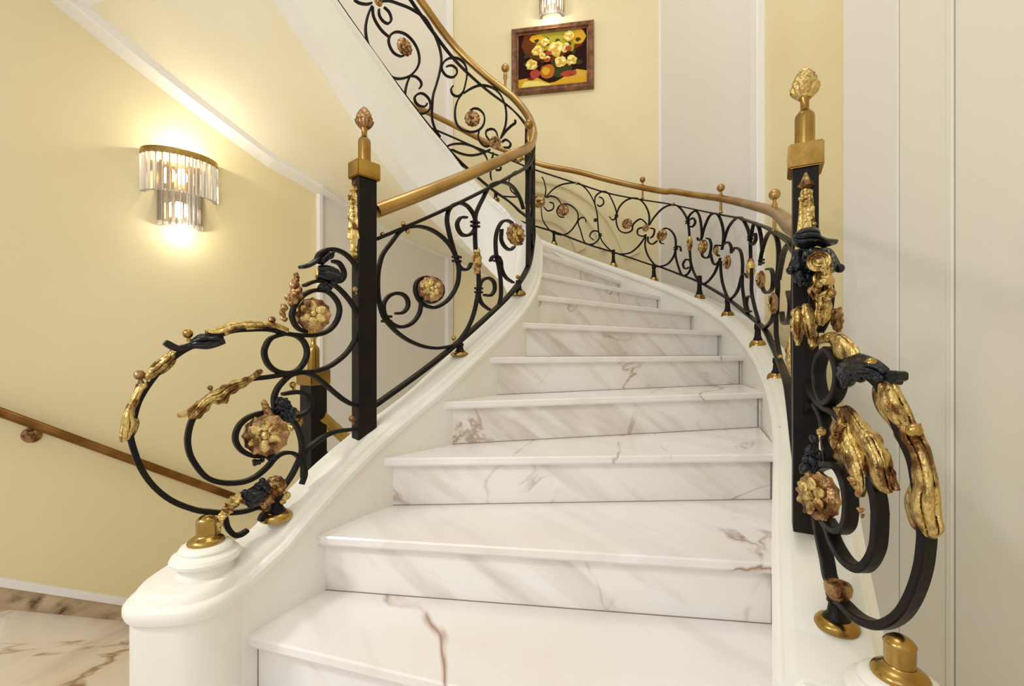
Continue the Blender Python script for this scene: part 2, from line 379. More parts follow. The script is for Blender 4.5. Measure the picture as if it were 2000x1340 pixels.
def pilaster(name, a, b, px0, px1, m, th=0.12, z0=-18, z1=43):
    A, B = onseg(a, b, px0), onseg(a, b, px1)
    d = (B-A).normalized(); n = Vector((d.y, -d.x, 0))
    if n.dot(-A) < 0: n = -n
    bm = bmesh.new(); c = 0.03
    for z in (0,):
        base = [A+n*-0.05, A+n*(th-c), A+n*th+d*c, B+n*th-d*c, B+n*(th-c), B+n*-0.05]
        loft(bm, [[Vector((q.x, q.y, zz))*U for q in base] for zz in (z0, z1)])
    return struct(fin(name, bm, m))
pilaster('trim_1', WP[2], WP[3], 618, 626, 'trim_white', 0.25)
pilaster('trim_2', WP[2], WP[3], 869, 880, 'trim_white', 0.25)
pilaster('trim_3', WP[4], WP[5], 1286, 1291, 'trim_white', 0.1)
pilaster('trim_4', WP[5], WP[6], 1478, 1493, 'trim_white', 0.3)
pilaster('trim_5', WP[5], WP[6], 1655, 1764, 'wall_white', 0.14)
pilaster('trim_6', WP[5], WP[6], 1766, 1858, 'wall_cream', 0.14)
pilaster('trim_7', WP[5], WP[6], 1860, 1874, 'wall_cream', 0.17)
pilaster('trim_8', WP[5], WP[6], 1876, 2200, 'wall_cream', 0.14)
# landing floor: flat by the stair foot, then falling along the left wall with the flight below
def floorz(X, D):
    s = ((X+16.9)+(D-15.2))*0.7071
    return -3.27 - (0.52*s if s > 0 else 0.0)
bm = bmesh.new(); G = []
for i in range(31):
    row = []
    for j in range(9):
        s = -14 + i*0.95; q = -.1 + j*1.9
        X = -16.9 + s*0.745 + q*0.67; D = 15.2 + s*0.667 - q*0.745
        row.append(bm.verts.new(W(X, D, floorz(X, D)-(0 if s > 0 else 0))))
    G.append(row)
for a, b in zip(G, G[1:]):
    for j in range(8): bm.faces.new((a[j], a[j+1], b[j+1], b[j]))
struct(fin('floor', bm, 'marble_floor'))
bm = bmesh.new(); box(bm, W(0, -2, -3.5), Vector((1.9, 0, 0)), Vector((0, 2.2, 0)), Vector((0, 0, 0.03)))
struct(fin('floor_hall', bm, 'marble_floor'))
# skirting of the left wall
def skirt(name, m, d0, d1, proud):
    bm = bmesh.new(); rings = []
    for i in range(24):
        px = -260 + i*24
        p = onseg(WP[0], WP[2], px); n = Vector((0.667, -0.745, 0))
        yb = 1185 + 0.125*px; yt = 1125 + 0.167*px
        zb = CZ-(yb-HZ)/F*p.y; zt = CZ-(yt-HZ)/F*p.y
        z0 = zb + (zt-zb)*d0 - (0.4 if d0 == 0 else 0); z1 = zb + (zt-zb)*d1
        q = p + n*proud
        rings.append([W(p.x-.05, p.y+.05, z0), W(q.x, q.y, z0), W(q.x, q.y, z1-0.03), W(q.x-n.x*.03, q.y-n.y*.03, z1), W(p.x-.05, p.y+.05, z1)])
    loft(bm, rings); return struct(fin(name, bm, m))
b = skirt('baseboard_left', 'marble_brown', 0, 0.72, 0.14)
skirt('trim_9', 'trim_white', 0.72, 1.0, 0.2)
# ------------------------------------------------------------ marble steps
def plan_pt(k, f):
    a, b = I.at(k), O.at(k); return Vector((a[0]+(b[0]-a[0])*f, a[1]+(b[1]-a[1])*f, 0))
ords = {0:'third marble step up from the hall floor, below the foreground', -1:'second marble step up from the hall floor', -2:'lowest marble step at the hall floor'}
names = {1:'nearest marble step at the bottom of the photo, cut by the frame',
 2:'second step from the front, white marble tread with a pointed left end',
 3:'third step from the front, white marble tread with pointed left end beside the black newel',
 4:'fourth step from the front, level marble tread with slim visible top',
 5:'fifth step from the front, marble tread seen edge-on at eye level',
 6:'sixth step from the front, marble step just above eye level',
 7:'seventh step from the front, with strong rust veins on the riser',
 8:'eighth step from the front, turning left beneath the outer string',
 9:'ninth step from the front, winding left with a veined riser',
 10:'tenth step, thin wedge just below the outer railing'}
def zs(k): return k-min(.75, max(0, .25*(k-9)))
for k in range(-2, 20):
    ov = 0.18; th = 0.17
    kk = k; A, B = plan_pt(k, 0), plan_pt(k, 1); d = (B-A).normalized(); nb = Vector((-d.y, d.x, 0))
    if nb.dot(plan_pt(k+0.5, .5)-plan_pt(k, .5)) < 0: nb = -nb
    A2, B2 = plan_pt(k+1, 0), plan_pt(k+1, 1)
    d2 = (B2-A2).normalized(); nb2 = Vector((-d2.y, d2.x, 0))
    if nb2.dot(nb) < 0: nb2 = -nb2
    lab = names.get(k) or ords.get(k) or 'winding marble step %s of the upper flight over the well' % {11:'one',12:'two',13:'three',14:'four',15:'five',16:'six',17:'seven',18:'eight',19:'nine'}[k]
    t = thing('stair_step', lab, 'step', W(*((A+B)/2).xy, k-1), 'marble steps of the winding stair')
    k = zs(kk); kd = zs(kk-1)
    A = A-d*0.12; B = B+d*0.12; A2 = A2-d2*0.12; B2 = B2+d2*0.12
    bm = bmesh.new()
    # rounded nosing profile
    fr = [(0.02, 0), (0, -0.03), (0, -th+0.04), (0.03, -th)]
    def pt(q, s, o, z): return W(q.x+s.x*o, q.y+s.y*o, z)
    ring1 = [pt(A, nb, 0.05, k)] + [pt(A, nb, o, k+z) for o, z in fr] + [pt(A2, nb2, ov+0.1, k-th), pt(A2, nb2, ov+0.1, k)]
    ring2 = [pt(B, nb, 0.05, k)] + [pt(B, nb, o, k+z) for o, z in fr] + [pt(B2, nb2, ov+0.1, k-th), pt(B2, nb2, ov+0.1, k)]
    nr = []
    for i in range(9):
        f = i/8; nr.append([a.lerp(b_, f) for a, b_ in zip(ring1, ring2)])
    loft(bm, nr); fin('tread', bm, 'marble', t)
    bm = bmesh.new()
    r1 = [pt(A, nb, ov, k-th), pt(A, nb, ov, kd), pt(A, nb, ov+.12, kd), pt(A, nb, ov+.12, k-th)]
    r2 = [pt(B, nb, ov, k-th), pt(B, nb, ov, kd), pt(B, nb, ov+.12, kd), pt(B, nb, ov+.12, k-th)]
    loft(bm, [r1, r2]); fin('riser', bm, 'marble_riser', t)
    if k > 0:   # sealant lines where riser meets the tread below and the strings
        bm = bmesh.new(); jw = .010
        def bead(p, q, za, zb):
            loft(bm, [[pt(p, nb, ov-jw, za), pt(p, nb, ov+.02, za), pt(p, nb, ov+.02, zb), pt(p, nb, ov-jw, zb)], [pt(q, nb, ov-jw, za), pt(q, nb, ov+.02, za), pt(q, nb, ov+.02, zb), pt(q, nb, ov-jw, zb)]])
        bead(A+d*.1, B-d*.1, kd, kd+jw)
        e0, e1 = Vector((*I.at(kk+.1)[:2], 0)), Vector((*O.at(kk+.05)[:2], 0))
        e0 = A+d*max(.12, (e0-A).dot(d)); e1 = A+d*min((B-A).length-.12, (e1-A).dot(d))
        bead(e0-d*.02, e0+d*jw, kd, k-th); bead(e1-d*jw, e1+d*.02, kd, k-th)
        fin('joint', bm, 'joint', t)
# ------------------------------------------------------------ strings (moulded plaster walls beside the steps)
def string(name, path, k0, k1, off, wd, side, bot, m='plaster_white', step=0.125, ms=None):
    """side: +1 outer face lies on the right of travel"""
    bm = bmesh.new(); rings = []; k = k0
    while k <= k1+1e-6:
        X, D, t, n = path.at(k); zt = k+lerp(off, k); zb = bot(k, zt)
        prof = [(0.0, zb), (0.0, zt-0.36), (-0.05, zt-0.34), (-0.07, zt-0.28), (-0.07, zt-0.20), (-0.03, zt-0.15), (0.02, zt-0.13), (0.05, zt-0.06), (0.09, zt-0.01), (0.16, zt),
                (wd-0.16, zt), (wd-0.09, zt-0.01), (wd-0.05, zt-0.06), (wd-0.02, zt-0.13), (wd+0.07, zt-0.2), (wd+0.07, zt-0.28), (wd, zt-0.36), (wd, zb)]
        w_ = wd if ms is None else wd
        rings.append([W(X+n.x*side*o, D+n.y*side*o, z) for o, z in prof]); k += step
    loft(bm, rings); return fin(name, bm, m, None, False)
# the inner string: wall down to the floor at first, then a deep curved string over the well
def botL(k, zt):
    if k < 5: return -4.6
    if k < 9: return -4.6 + (k-5)/4*(4.6+5.4)
    return k + lerp([(9,-3.9),(11,-3.3),(13,-3.2),(15,-3.1),(16,-2.9),(17,-2.4),(20,-2.1)], k)
s1 = string('inner_string_wall', I, 0.78, 19.5, offL, 0.82, -1, botL)
tag(s1, 'white moulded plaster string wall sweeping up the inner left side of the stair', 'stair wall')
def botR(k, zt): return (-3.3 if k < 4 else max(-3.3, zt-4.5)) if k < 6 else zt-2.6
s2 = string('outer_string_wall', O, 1.2, 16.0, offR, 1.0, 1, botR)
tag(s2, 'white moulded plaster string wall along the outer right side of the stair', 'stair wall')
for s in (s1, s2):
    for p in s.data.polygons: p.use_smooth = False
# round ends with pedestal rings and brass knobs
def string_end(cx, cy, hx, hy, zt, px, py, zp, name, label, rot=0.0, klabel=''):
    t = thing(name, label, 'pedestal', W(cx, cy, -3.3))
    pr = [(0, -3.3), (0, zt-0.36), (.05, zt-0.34), (.07, zt-0.28), (.07, zt-.2), (.03, zt-.15), (-.02, zt-.13), (-.05, zt-.06), (-.09, zt-.01), (-.16, zt), (-.6, zt)]
    rings = []; cr_, sr_ = math.cos(rot), math.sin(rot)
    for o, z in pr:
        ring = []
        for j in range(72):
            a = 2*math.pi*j/72; ca, sa = math.cos(a), math.sin(a); q = (abs(ca)**2.9+abs(sa)**2.9)**(-1/2.9)
            x, y = (hx+o)*q*ca, (hy+o)*q*sa
            ring.append(W(cx+x*cr_-y*sr_, cy+x*sr_+y*cr_, z))
        rings.append(ring)
    bm = bmesh.new(); loft(bm, rings); o = fin('string_end', bm, 'plaster_white', t, True)
    q = W(px, py, 0); bm = bmesh.new(); k = .76
    pr = [(.50, -.08), (.47, .08), (.44, .2), (.50, .24), (.56, .27), (.58, .33), (.55, .39), (.47, .42), (.43, .44), (.44, .49), (.41, .54), (.33, .57), (.02, .57)]
    lathe(bm, q, [(a*k*U, (zp+b*k)*U) for a, b in pr], 48); fin('pedestal_rings', bm, 'plaster_white', t, True)
    z = zp+.57*k
    kb = thing('brass_knob', klabel, 'knob', W(px, py, z))
    bm = bmesh.new(); pr = [(.225, z-.03), (.235, z+.02), (.22, z+.05), (.18, z+.08), (.14, z+.10), (.13, z+.12)]
    lathe(bm, q, [(a*U, b*U) for a, b in pr], 40); fin('base_ring', bm, 'brass', kb, True)
    bm = bmesh.new(); pr = [(.125, z+.09), (.125, z+.30), (.132, z+.31), (.132, z+.32), (.11, z+.35), (.07, z+.38), (.02, z+.39)]
    lathe(bm, q, [(a*U, b*U) for a, b in pr], 40); o = fin('knob_cap', bm, 'brass', kb, True)
string_end(-4.50, 6.64, .64, .80, 2.0, -4.38, 6.6, 1.96, 'pedestal', 'rounded white plaster end of the left string with pedestal rings', .05, 'small turned brass knob on the white pedestal at lower left')
string_end(3.62, 4.6, .62, .75, 1.62, 3.72, 4.42, 1.57, 'pedestal', 'rounded white plaster end of the right string, lower right corner', .1, 'larger turned brass knob at the lower right corner')
# ------------------------------------------------------------ soffit of the upper flight
xo = [(60,-30),(97,0),(261,131),(373,216),(522,325),(616,377),(700,422),(780,466),(880,508),(960,545),(1040,575)]
def wall_hit(px):
    for a, b in zip(WP, WP[1:]):
        p = onseg(a, b, px)
        if min(a[0], b[0])-.3 <= p.x <= max(a[0], b[0])+.3 and min(a[1], b[1])-.3 <= p.y <= max(a[1], b[1])+.3: return p
bm = bmesh.new(); rings = []; outer = []
ks = [19.4,19.0,18.0,17.2,16.4,15.8,15.1,14.5,13.8,12.6,11.4]
for (px, py), k in zip(xo, ks):
    p = wall_hit(px); zo = CZ-(py-HZ)/F*p.y
    X, D, t, n = I.at(k); zi = botL(k, k+.6)+0.02
    outer.append((p, zo, px))
    a = Vector((X, D, zi)); b_ = Vector((p.x, p.y, zo)); row = []
    for j in range(9):
        f = j/8; q = a.lerp(b_, f); q.z += 0.25*math.sin(math.pi*f)
        row.append(q)
    rings.append([q*U for q in row] + [(q+Vector((0, 0, 0.3)))*U for q in row[::-1]])
R2 = []
for a, b_ in zip(rings, rings[1:]):
    for s in range(4): R2.append([x.lerp(y, s/4) for x, y in zip(a, b_)])
R2.append(rings[-1])
loft(bm, R2); o = fin('ceiling_soffit', bm, 'plaster_soffit', None, True); struct(o)
bm = bmesh.new(); rr = []
for p, zo, px in outer:
    v = (-p).normalized()
    n = Vector((0.667, -0.745, 0)) if px < 617 else (Vector((0.8, -0.6, 0)) if px < 880 else Vector((-.17, -1, 0)).normalized())
    hgt = 0.55 if px < 620 else 0.1
    c = Vector((p.x, p.y, 0))
    wdt = 1.0 if px < 620 else .35
    rr.append([W(*(c+n*a).xy, zo+z) for a, z in ((-.05, -.03), (wdt-.04, -.03), (wdt, 0.0), (wdt, hgt), (-.05, hgt))])
loft(bm, rr); struct(fin('trim_10', bm, 'trim_white', None, False))
# faint curved panel moulding on the back wall behind the outer railing
def wallmould(name, s, wd, proud):
    pts = cr([(a, b) for a, b in s], 6); P = []
    for px, py in pts:
        p = onseg(WP[3], WP[4], px); P.append(W(p.x-.0, p.y-.03, CZ-(py-HZ)/F*p.y))
    bm = bmesh.new(); sweep(bm, P, [Vector((-.17, -1, 0)).normalized()]*len(P), proud*U, wd*U); return struct(fin(name, bm, 'wall_yellow', None, False))
wallmould('trim_11', [(1040,340),(1100,352),(1150,378),(1190,415),(1215,455),(1235,500)], .9, .35)
wallmould('trim_12', [(1040,372),(1095,385),(1135,412),(1165,450),(1180,490)], .35, .5)
wallmould('trim_13', [(1040,420),(1085,428),(1115,450),(1135,490)], .6, .3)
# ------------------------------------------------------------ newel posts
def pineapple(c, r, H, parent, m='bronze'):
    bm = bmesh.new(); rings = []; seg = 48; n = 26
    for i in range(n+1):
        f = i/n
        if f < .32: q = r*(0.45+0.55*math.sin(f/.32*math.pi/2))
        elif f < .36: q = r*1.04
        else: q = r*0.92*math.cos((f-.36)/.64*math.pi/2)**0.75
        ring = []
        for j in range(seg):
            a = 2*math.pi*j/seg
            if f < .34: d = 0.14*abs(math.sin(6*a))-.04
            else: d = 0.17*abs(math.sin(5*a+f*18)*math.sin(5*a-f*18))-.05
            qq = max(q*(1+d), 0.0004); ring.append(c+Vector((qq*math.cos(a), qq*math.sin(a), f*H)))
        rings.append(ring)
    loft(bm, rings); return fin('pineapple_finial', bm, m, parent, True)
def newel(name, label, X, D, ztop, zbot, ang, a, b, fr, m_f, ornament=True):
    """ang: direction of the front face normal; a front width, b side width"""
    t = thing(name, label, 'newel post', W(X, D, zbot))
    n = Vector((math.cos(ang), math.sin(ang), 0)); s = Vector((-n.y, n.x, 0)); c = W(X, D, (ztop+zbot)/2)
    bm = bmesh.new(); box(bm, c, s*(a/2*U), n*(b/2*U), Vector((0, 0, (ztop-zbot)/2*U)))
    bmesh.ops.bevel(bm, geom=bm.edges[:], offset=0.015*U, segments=1, affect='EDGES'); fin('post_shaft', bm, 'iron', t)
    bm = bmesh.new(); box(bm, W(X, D, ztop+.16), s*((a/2+.06)*U), n*((b/2+.05)*U), Vector((0, 0, .17*U)))
    bmesh.ops.bevel(bm, geom=bm.edges[:], offset=0.02*U, segments=2, affect='EDGES'); fin('post_cap', bm, 'brass', t)
    q = W(X, D, 0); z = ztop+.33
    bm = bmesh.new(); pr = [(.125, z-.02), (.125, z+.42), (.115, z+.47), (.075, z+.52), (.055, z+.55), (.055, z+.66), (.075, z+.7), (.07, z+.74)]
    lathe(bm, q, [(x*U, y*U) for x, y in pr], 28); fin('finial_neck', bm, 'brass', t, True)
    pineapple(W(X, D, z+.70), .17*U, .45*U, t, m_f)
    if ornament:
        bm = bmesh.new(); zz = ztop-.08; c2 = W(X, D, 0)+n*(b/2*U)
        pr = [(.01, 0), (.06, -.12), (.10, -.2), (.05, -.23), (.07, -.28), (.085, -.5), (.10, -.75), (.12, -.95), (.09, -.98), (.13, -1.02), (.14, -1.15), (.10, -1.2), (.08, -1.35), (.09, -1.4), (.06, -1.42), (.11, -1.5), (.05, -1.56)]
        lathe(bm, c2, [(x*U*1.05, (zz+y)*U) for x, y in pr], 24, fl=8, flute=.08)
        for i in range(26):
            f = random.random(); r = .035*U
            p = c2 + s*(random.uniform(-.09, .09)*U) + n*(.08*U) + Vector((0, 0, (zz-.25-.75*f)*U))
            bmesh.ops.create_icosphere(bm, subdivisions=1, radius=r, matrix=Matrix.Translation(p))
        fin('cast_applique', bm, 'gilt', t, True)
    return t
nL = newel('newel_post', 'tall black square newel post with brass cap on the left string', -2.98, 9.3, 8.60, 3.25, math.radians(-132), .28, .41, None, 'bronze')
nR = newel('newel_post', 'tall black square newel post with gilt face ornament on the right string', 4.13, 6.5, 7.66, 2.62, math.radians(-119), .30, .42, None, 'gilt')
nB = newel('newel_post', 'lower black newel post with brass cap behind the left scrolls', -4.35, 10.1, 4.42, 0.5, math.radians(-120), .40, .40, None, 'brass', False)
# ------------------------------------------------------------ inner balustrade
bal = thing('inner_balustrade', 'black wrought iron balustrade with brass handrail curving up the inner left side', 'balustrade', W(-2.6, 9.8, 4.2))
def zline(path, k0, k1, f, r, parent, name, m, seg=12, step=0.1, flat=None):
    P = []; N = []; k = k0
    while k <= k1+1e-6:
        X, D, t, n = path.at(k); P.append(W(X, D, f(k))); N.append(n); k += step
    bm = bmesh.new()
    if flat: sweep(bm, P, N, flat[0]*U, flat[1]*U)
    else: tube(bm, P, r*U, seg)
    return fin(name, bm, m, parent, flat is None)
hoff = [(3,4.83),(6,4.9),(7,4.8),(8,4.66),(9,4.5),(10,4.55),(12,4.65),(20,4.7)]
hrL = zline(RL, 3.2, 18.8, lambda k: k+lerp(hoff, k), .145, bal, 'handrail', 'rail_brass', 16)
toff = [(3,4.25),(6,4.3),(9,4.05),(12,4.1),(20,4.15)]
boff = [(3,.85),(5,.85),(9,.9),(10,.5),(10.6,.25),(11.6,.15),(20,.15)]
zline(RL, 3.2, 18.8, lambda k: k+lerp(toff, k), 0, bal, 'top_bar', 'iron', flat=(.15, .07))
zline(RL, 3.15, 18.8, lambda k: k+lerp(boff, k), 0, bal, 'bottom_bar', 'iron', flat=(.17, .09))
KL = dict(ka=3.05, kb=8.6)
for s in ['E 480,325 590,312 700,340 800,400 890,490 950,600 980,720 970,860 920,970 850,1050 760,1100 700,1100 630,1070 575,1000 555,920 575,850 640,808 710,815',
          'E 480,325 400,370 320,470 240,580 205,690 190,800 190,950 210,1080 250,1200 330,1300 H 420,580 520,640 640,685 760,700 880,685 950,660',
          'E 365,1160 430,1155 480,1100 480,1030 440,980 370,965 300,990 250,1060 250,1150 290,1230 370,1285 450,1290 530,1250 590,1170 610,1080 605,1000',
          'E 1055,225 1000,225 965,280 975,340 1010,390 1060,400 1110,375 1140,320 1140,240 1110,170 1060,110 1000,85 930,100 880,160 865,250 880,350 910,470 950,600 985,700 1030,735 1075,720 1100,670',
          'G 810,340 780,240 720,140 650,90 560,80 480,120 420,230 350,380 340,500 340,650 350,800 370,950 375,1050 370,1150 H 1130,350 1070,500 980,630',
          'G 430,1180 490,1185 530,1130 520,1050 460,1015 400,1050 380,1120 380,1200 410,1270 480,1325',
          'G 560,1310 590,1200 590,1050 570,900 545,780 540,640 560,540 600,470 650,455 700,480 715,520',
          'G 490,850 510,810 550,800 590,850 600,930 640,1010 710,1060',
          'G 600,540 595,640 630,710 680,740 720,710',
          'G 740,650 760,685 790,680']:
    scroll(RL, s, bal, **KL)
# the part that swings round the well, drawn by its own pattern: ring, spiral, S-bar and foot in each bay
def bay(path, k0, kw, parent, flip=1, lo=.95, hi=4.1, fade=True, small=False):
    def pt(a, b):  # a: along bay 0..1, b: height 0..1
        k = k0+a*kw; X, D, t, n = path.at(k); lo_ = k+lo; hi_ = k+hi
        return W(X, D, lo_+(hi_-lo_)*b), n
    def bar(pts, sub=5, th=.075):
        L = cr(pts, sub); P = []; N = []
        for a, b in L:
            p, n = pt(a if flip > 0 else 1-a, b); P.append(p); N.append(n)
        bm = bmesh.new(); sweep(bm, P, N, .13*U, th*U, .25); fin('scroll_bar', bm, 'iron', parent)
    circ = lambda cx, cy, rx, ry, a0, a1, n=10: [(cx+rx*math.cos(math.radians(a0+(a1-a0)*i/n)), cy+ry*math.sin(math.radians(a0+(a1-a0)*i/n))) for i in range(n+1)]
    bar(circ(.32, .62, .28, .36, -60, 250, 12)+circ(.26, .50, .12, .16, 190, 400, 6))
    bar(circ(.66, .36, .28, .34, 130, 430, 12)+circ(.72, .46, .12, .16, 20, -160, 6))
    bar([(.02, .0), (.05, .3), (.02, .6), (.05, .98)])
    bar([(.98, .0), (.94, .3), (.98, .6), (.96, .98)])
    for a, b in ((.27, .52), (.70, .44)):
        p, n = pt(a if flip > 0 else 1-a, b); rosette(p-n*0.08*U, -n if n.dot(-p) < 0 else n, .20*U, parent, 'bronze', 6, False)
for k0 in (7.0, 8.6): bay(RL, k0, 1.5, bal, 1)
# upper flight panels traced where they stand
KU = dict(ka=10.8, kb=19)
for s in ['J 330,60 290,160 270,280 285,400 320,500 370,600 430,680 500,740 570,768 640,765 710,735 770,670 795,590 780,490 730,400 660,335 580,312 520,335 495,390 510,460 550,520 610,550 650,540',
          'J 400,20 500,10 600,40 700,80 800,140 860,190 920,290 970,400 1000,500 1010,600 990,720 960,830 930,930 920,1050 920,1160 950,1260 1000,1340',
          'J 340,70 345,150 380,230 430,300 490,355', 'J 450,70 500,120 520,190 490,230 440,205 405,150 400,90',
          'J 160,0 210,30 280,42 330,30', 'J 700,740 760,750 805,790 815,830 795,865',
          'J 700,750 670,830 655,930 670,1010 730,1080 810,1110 870,1095 905,1040 890,970 840,920 790,915 750,950 760,1000 800,1035 850,1040 870,1010',
          'K 160,150 210,140 255,170 260,220 220,255 160,240 120,190 115,140 150,90 210,65 280,75 340,130 360,220 345,320 320,400 270,440 220,420 205,370 225,340',
          'K 330,410 400,365 480,335 560,340 630,370 690,430 730,520 745,620 735,730 690,850',
          'K 320,410 270,480 245,570 250,680 290,750 360,785 440,785 500,750 530,690 525,620 480,570 430,560 390,580',
          'K 480,780 470,830 490,890 540,930 590,920','K 590,880 550,830 550,780 600,760 640,780 660,830',
          'K 690,850 740,780 820,710 920,675 960,675','K 700,890 740,865 785,900 770,940 720,940',
          'K 120,965 200,915 320,905 430,935 520,990 560,1060','K 210,960 300,1000 400,1018 500,1000 590,960',
          'K 620,990 600,1080 590,1200 600,1260','K 240,1090 300,1110 320,1165','K 640,1160 680,1160 695,1130']:
    scroll(RL, s, bal, **KU)
for (f, x, y, r) in (('J',380,25,9),('J',640,470,16),('K',410,670,15),('K',640,900,12)):
    o = FR[f]; p, n, k = RL.pix(o[0]+x/5, o[1]+y/5, 10.8, 19); D = p.y/U
    n = n if n.dot(-p) > 0 else -n
    rosette(p+n*.1*U, n, r*D/F*U, bal, 'bronze', 7, True, 'bronze')
def rlD(px, ka, kb): return RL.at(RL.hit(px, ka, kb))[1]
p, n, k = RL.pix(843, 568, 3.05, 8); rosette(p+Vector((.05, -.3, 0))*U, Vector((.35, -1, 0)), 24*p.y/F, bal, 'gilt')
bm = bmesh.new(); lathe(bm, p+Vector((-.02, -.02, 0))*U, [(.25*U, -.12*U), (.3*U, -.1*U), (.3*U, .18*U), (.22*U, .2*U)], 30, Vector((.35, -1, 0))); fin('rosette_cup', bm, 'iron', bal, True)
p, n, k = RL.pix(998, 462, 3.05, 8); rosette(p+Vector((.15, -.25, 0))*U, Vector((.8, -1, 0)), 21*p.y/F, bal, 'gilt')
# gilt sleeves, collars, small brass balls
def sleeve(path, px, y0, y1, parent, r=.12, ka=-99, kb=99, m='gilt'):
    P = []
    for i in range(9): P.append(path.pix(px, y0+(y1-y0)*i/8, ka, kb)[0])
    bm = bmesh.new(); tube(bm, P, 0, 12, [r*U*(0.45+0.55*math.sin(math.pi*i/8)+0.12*math.sin(i*2.6)) for i in range(9)]); fin('leaf_sleeve', bm, m, parent, True)
def collar(path, px, py, parent, ka=-99, kb=99, sx=.12, m='iron'):
    p, n, k = path.pix(px, py, ka, kb); t = Vector((n.y, -n.x, 0))
    bm = bmesh.new()
    for dz in (-.05, .05): box(bm, p+Vector((0, 0, dz*U)), n*(.085*U), t*(sx*.72*U), Vector((0, 0, .025*U)))
    fin('collar', bm, m, parent)
sleeve(RL, 931, 484, 535, bal, .13, 3.05, 8)
for q in ((892,506,.13),(928,438,.15),(755,623,.12),(935,567,.12),(971,506,.12)): collar(RL, q[0], q[1], bal, 3.05, 8, q[2])
def rball(path, px, py, r, parent, ka=-99, kb=99, m='brass', name='brass_ball', off=0):
    p, n, k = path.pix(px, py, ka, kb); return ball(name, p+n*off*U, r*p.y/F, m, parent)
for px, py, r in ((787,437,5),(796,452,5),(747,458,5),(886,660,5),(1011,541,4)): rball(RL, px, py, r, bal, 3.05, 8)
# handrail supports with ball tops
def post_ball(path, px, y_ball, r, y_rail, y_bar, parent, ka=-99, kb=99, dx=0, m='rail_brass'):
    p, n, k = path.pix(px, y_bar, ka, kb); X, D, t, nn = path.at(k)
    a = W(X, D, CZ-(y_bar-HZ)/F*D); b = W(X, D, CZ-(y_ball-HZ)/F*D); R = r*D/F*U
    bm = bmesh.new(); L = (b-a).length
    pr = [(.6, 0), (.35, .08), (.3, .45), (.5, .5), (.5, .72), (.3, .8), (.25, 1)]
    lathe(bm, a, [(x*R, y*L) for x, y in pr], 12); bmesh.ops.create_uvsphere(bm, u_segments=18, v_segments=12, radius=R, matrix=Matrix.Translation(b))
    fin('ball_support', bm, m, parent, True)
post_ball(RL, 1033, 243, 9, 262, 300, bal, 5.5, 9)
post_ball(RL, 987, 133, 8, 160, 176, bal, 10.8, 19)
# bell shaped feet
def foot(path, px, ytop, ybot, r, parent, ka=-99, kb=99, m2='brass', off=None):
    k = path.hit(px, ka, kb); X, D, t, n = path.at(k)
    if off: ybot = HZ-((k+lerp(off, k))-CZ+.02)/D*F
    a = W(X, D, CZ-(ybot-HZ)/F*D); L = (ybot-ytop)*D/F*U; R = r*D/F*U
    bm = bmesh.new(); pr = [(.75, .15), (.62, .22), (.42, .4), (.36, .7), (.45, .78), (.4, 1.0), (.1, 1.02)]
    lathe(bm, a, [(x*R, y*L) for x, y in pr], 20); f = fin('rail_foot', bm, 'iron', parent, True)
    bm = bmesh.new(); pr = [(1.0, -.12), (1.02, .0), (.95, .1), (.78, .2), (.6, .22)]
    lathe(bm, a, [(x*R, y*L) for x, y in pr], 24); fin('foot_ring', bm, m2, f, True)
foot(RL, 898, 670, 702, 18, bal, 3.05, 8, off=offL); foot(RL, 1013, 548, 570, 14, bal, 5.0, 8, off=offL)
foot(RL, 880, 292, 308, 7, bal, 10.8, 19, off=offL); foot(RL, 968, 374, 392, 8, bal, 10.8, 19, off=offL); foot(RL, 812, 224, 236, 6, bal, 10.8, 19, off=offL)
# ------------------------------------------------------------ outer balustrade
bar_ = thing('outer_balustrade', 'black wrought iron balustrade with brass handrail along the outer right side', 'balustrade', W(5, 8.5, 3.4))
KR = dict(ka=1.9, kb=15)
def ztrace(path, s, parent, name, m, r=None, flat=None, **kw):
    P = []; N = []
    for px, py in cr(tr(s), 6):
        p, n, k = path.pix(px, py, **kw)
        if P and (p-P[-1]).length < .004: continue
        P.append(p); N.append(n)
    bm = bmesh.new()
    if flat: sweep(bm, P, N, flat[0]*U, flat[1]*U)
    else: tube(bm, P, r*U, 14)
    return fin(name, bm, m, parent, flat is None)
ztrace(RR, 'X 795,200 840,222 900,252 960,283 1010,302 1060,322 M 500,80 800,160 1120,232 1340,272 N 570,70 800,107 1050,140 O 600,95 850,165 960,245 1020,310 X 1553,446 1562,451 1569,453', bar_, 'handrail', 'rail_brass', r=.15, **KR)
ztrace(RR, 'X 800,233 870,262 930,288 990,310 1040,330 M 480,190 780,285 1080,345 1340,385 N 570,200 1000,290 1230,330 O 540,235 800,330 1000,450 X 1550,485 1560,498 1569,505', bar_, 'top_bar', 'iron', flat=(.15,.06), **KR)
ztrace(RR, 'X 860,375 920,400 980,420 1040,440 M 280,670 600,790 860,870 1250,1000 N 400,790 640,880 840,960 1100,1110 O 400,1010 600,1170 760,1310 P 540,360 620,540 680,700 710,850 740,1080 X 1556,880 1569,965', bar_, 'bottom_bar', 'iron', flat=(.17,.08), **KR)
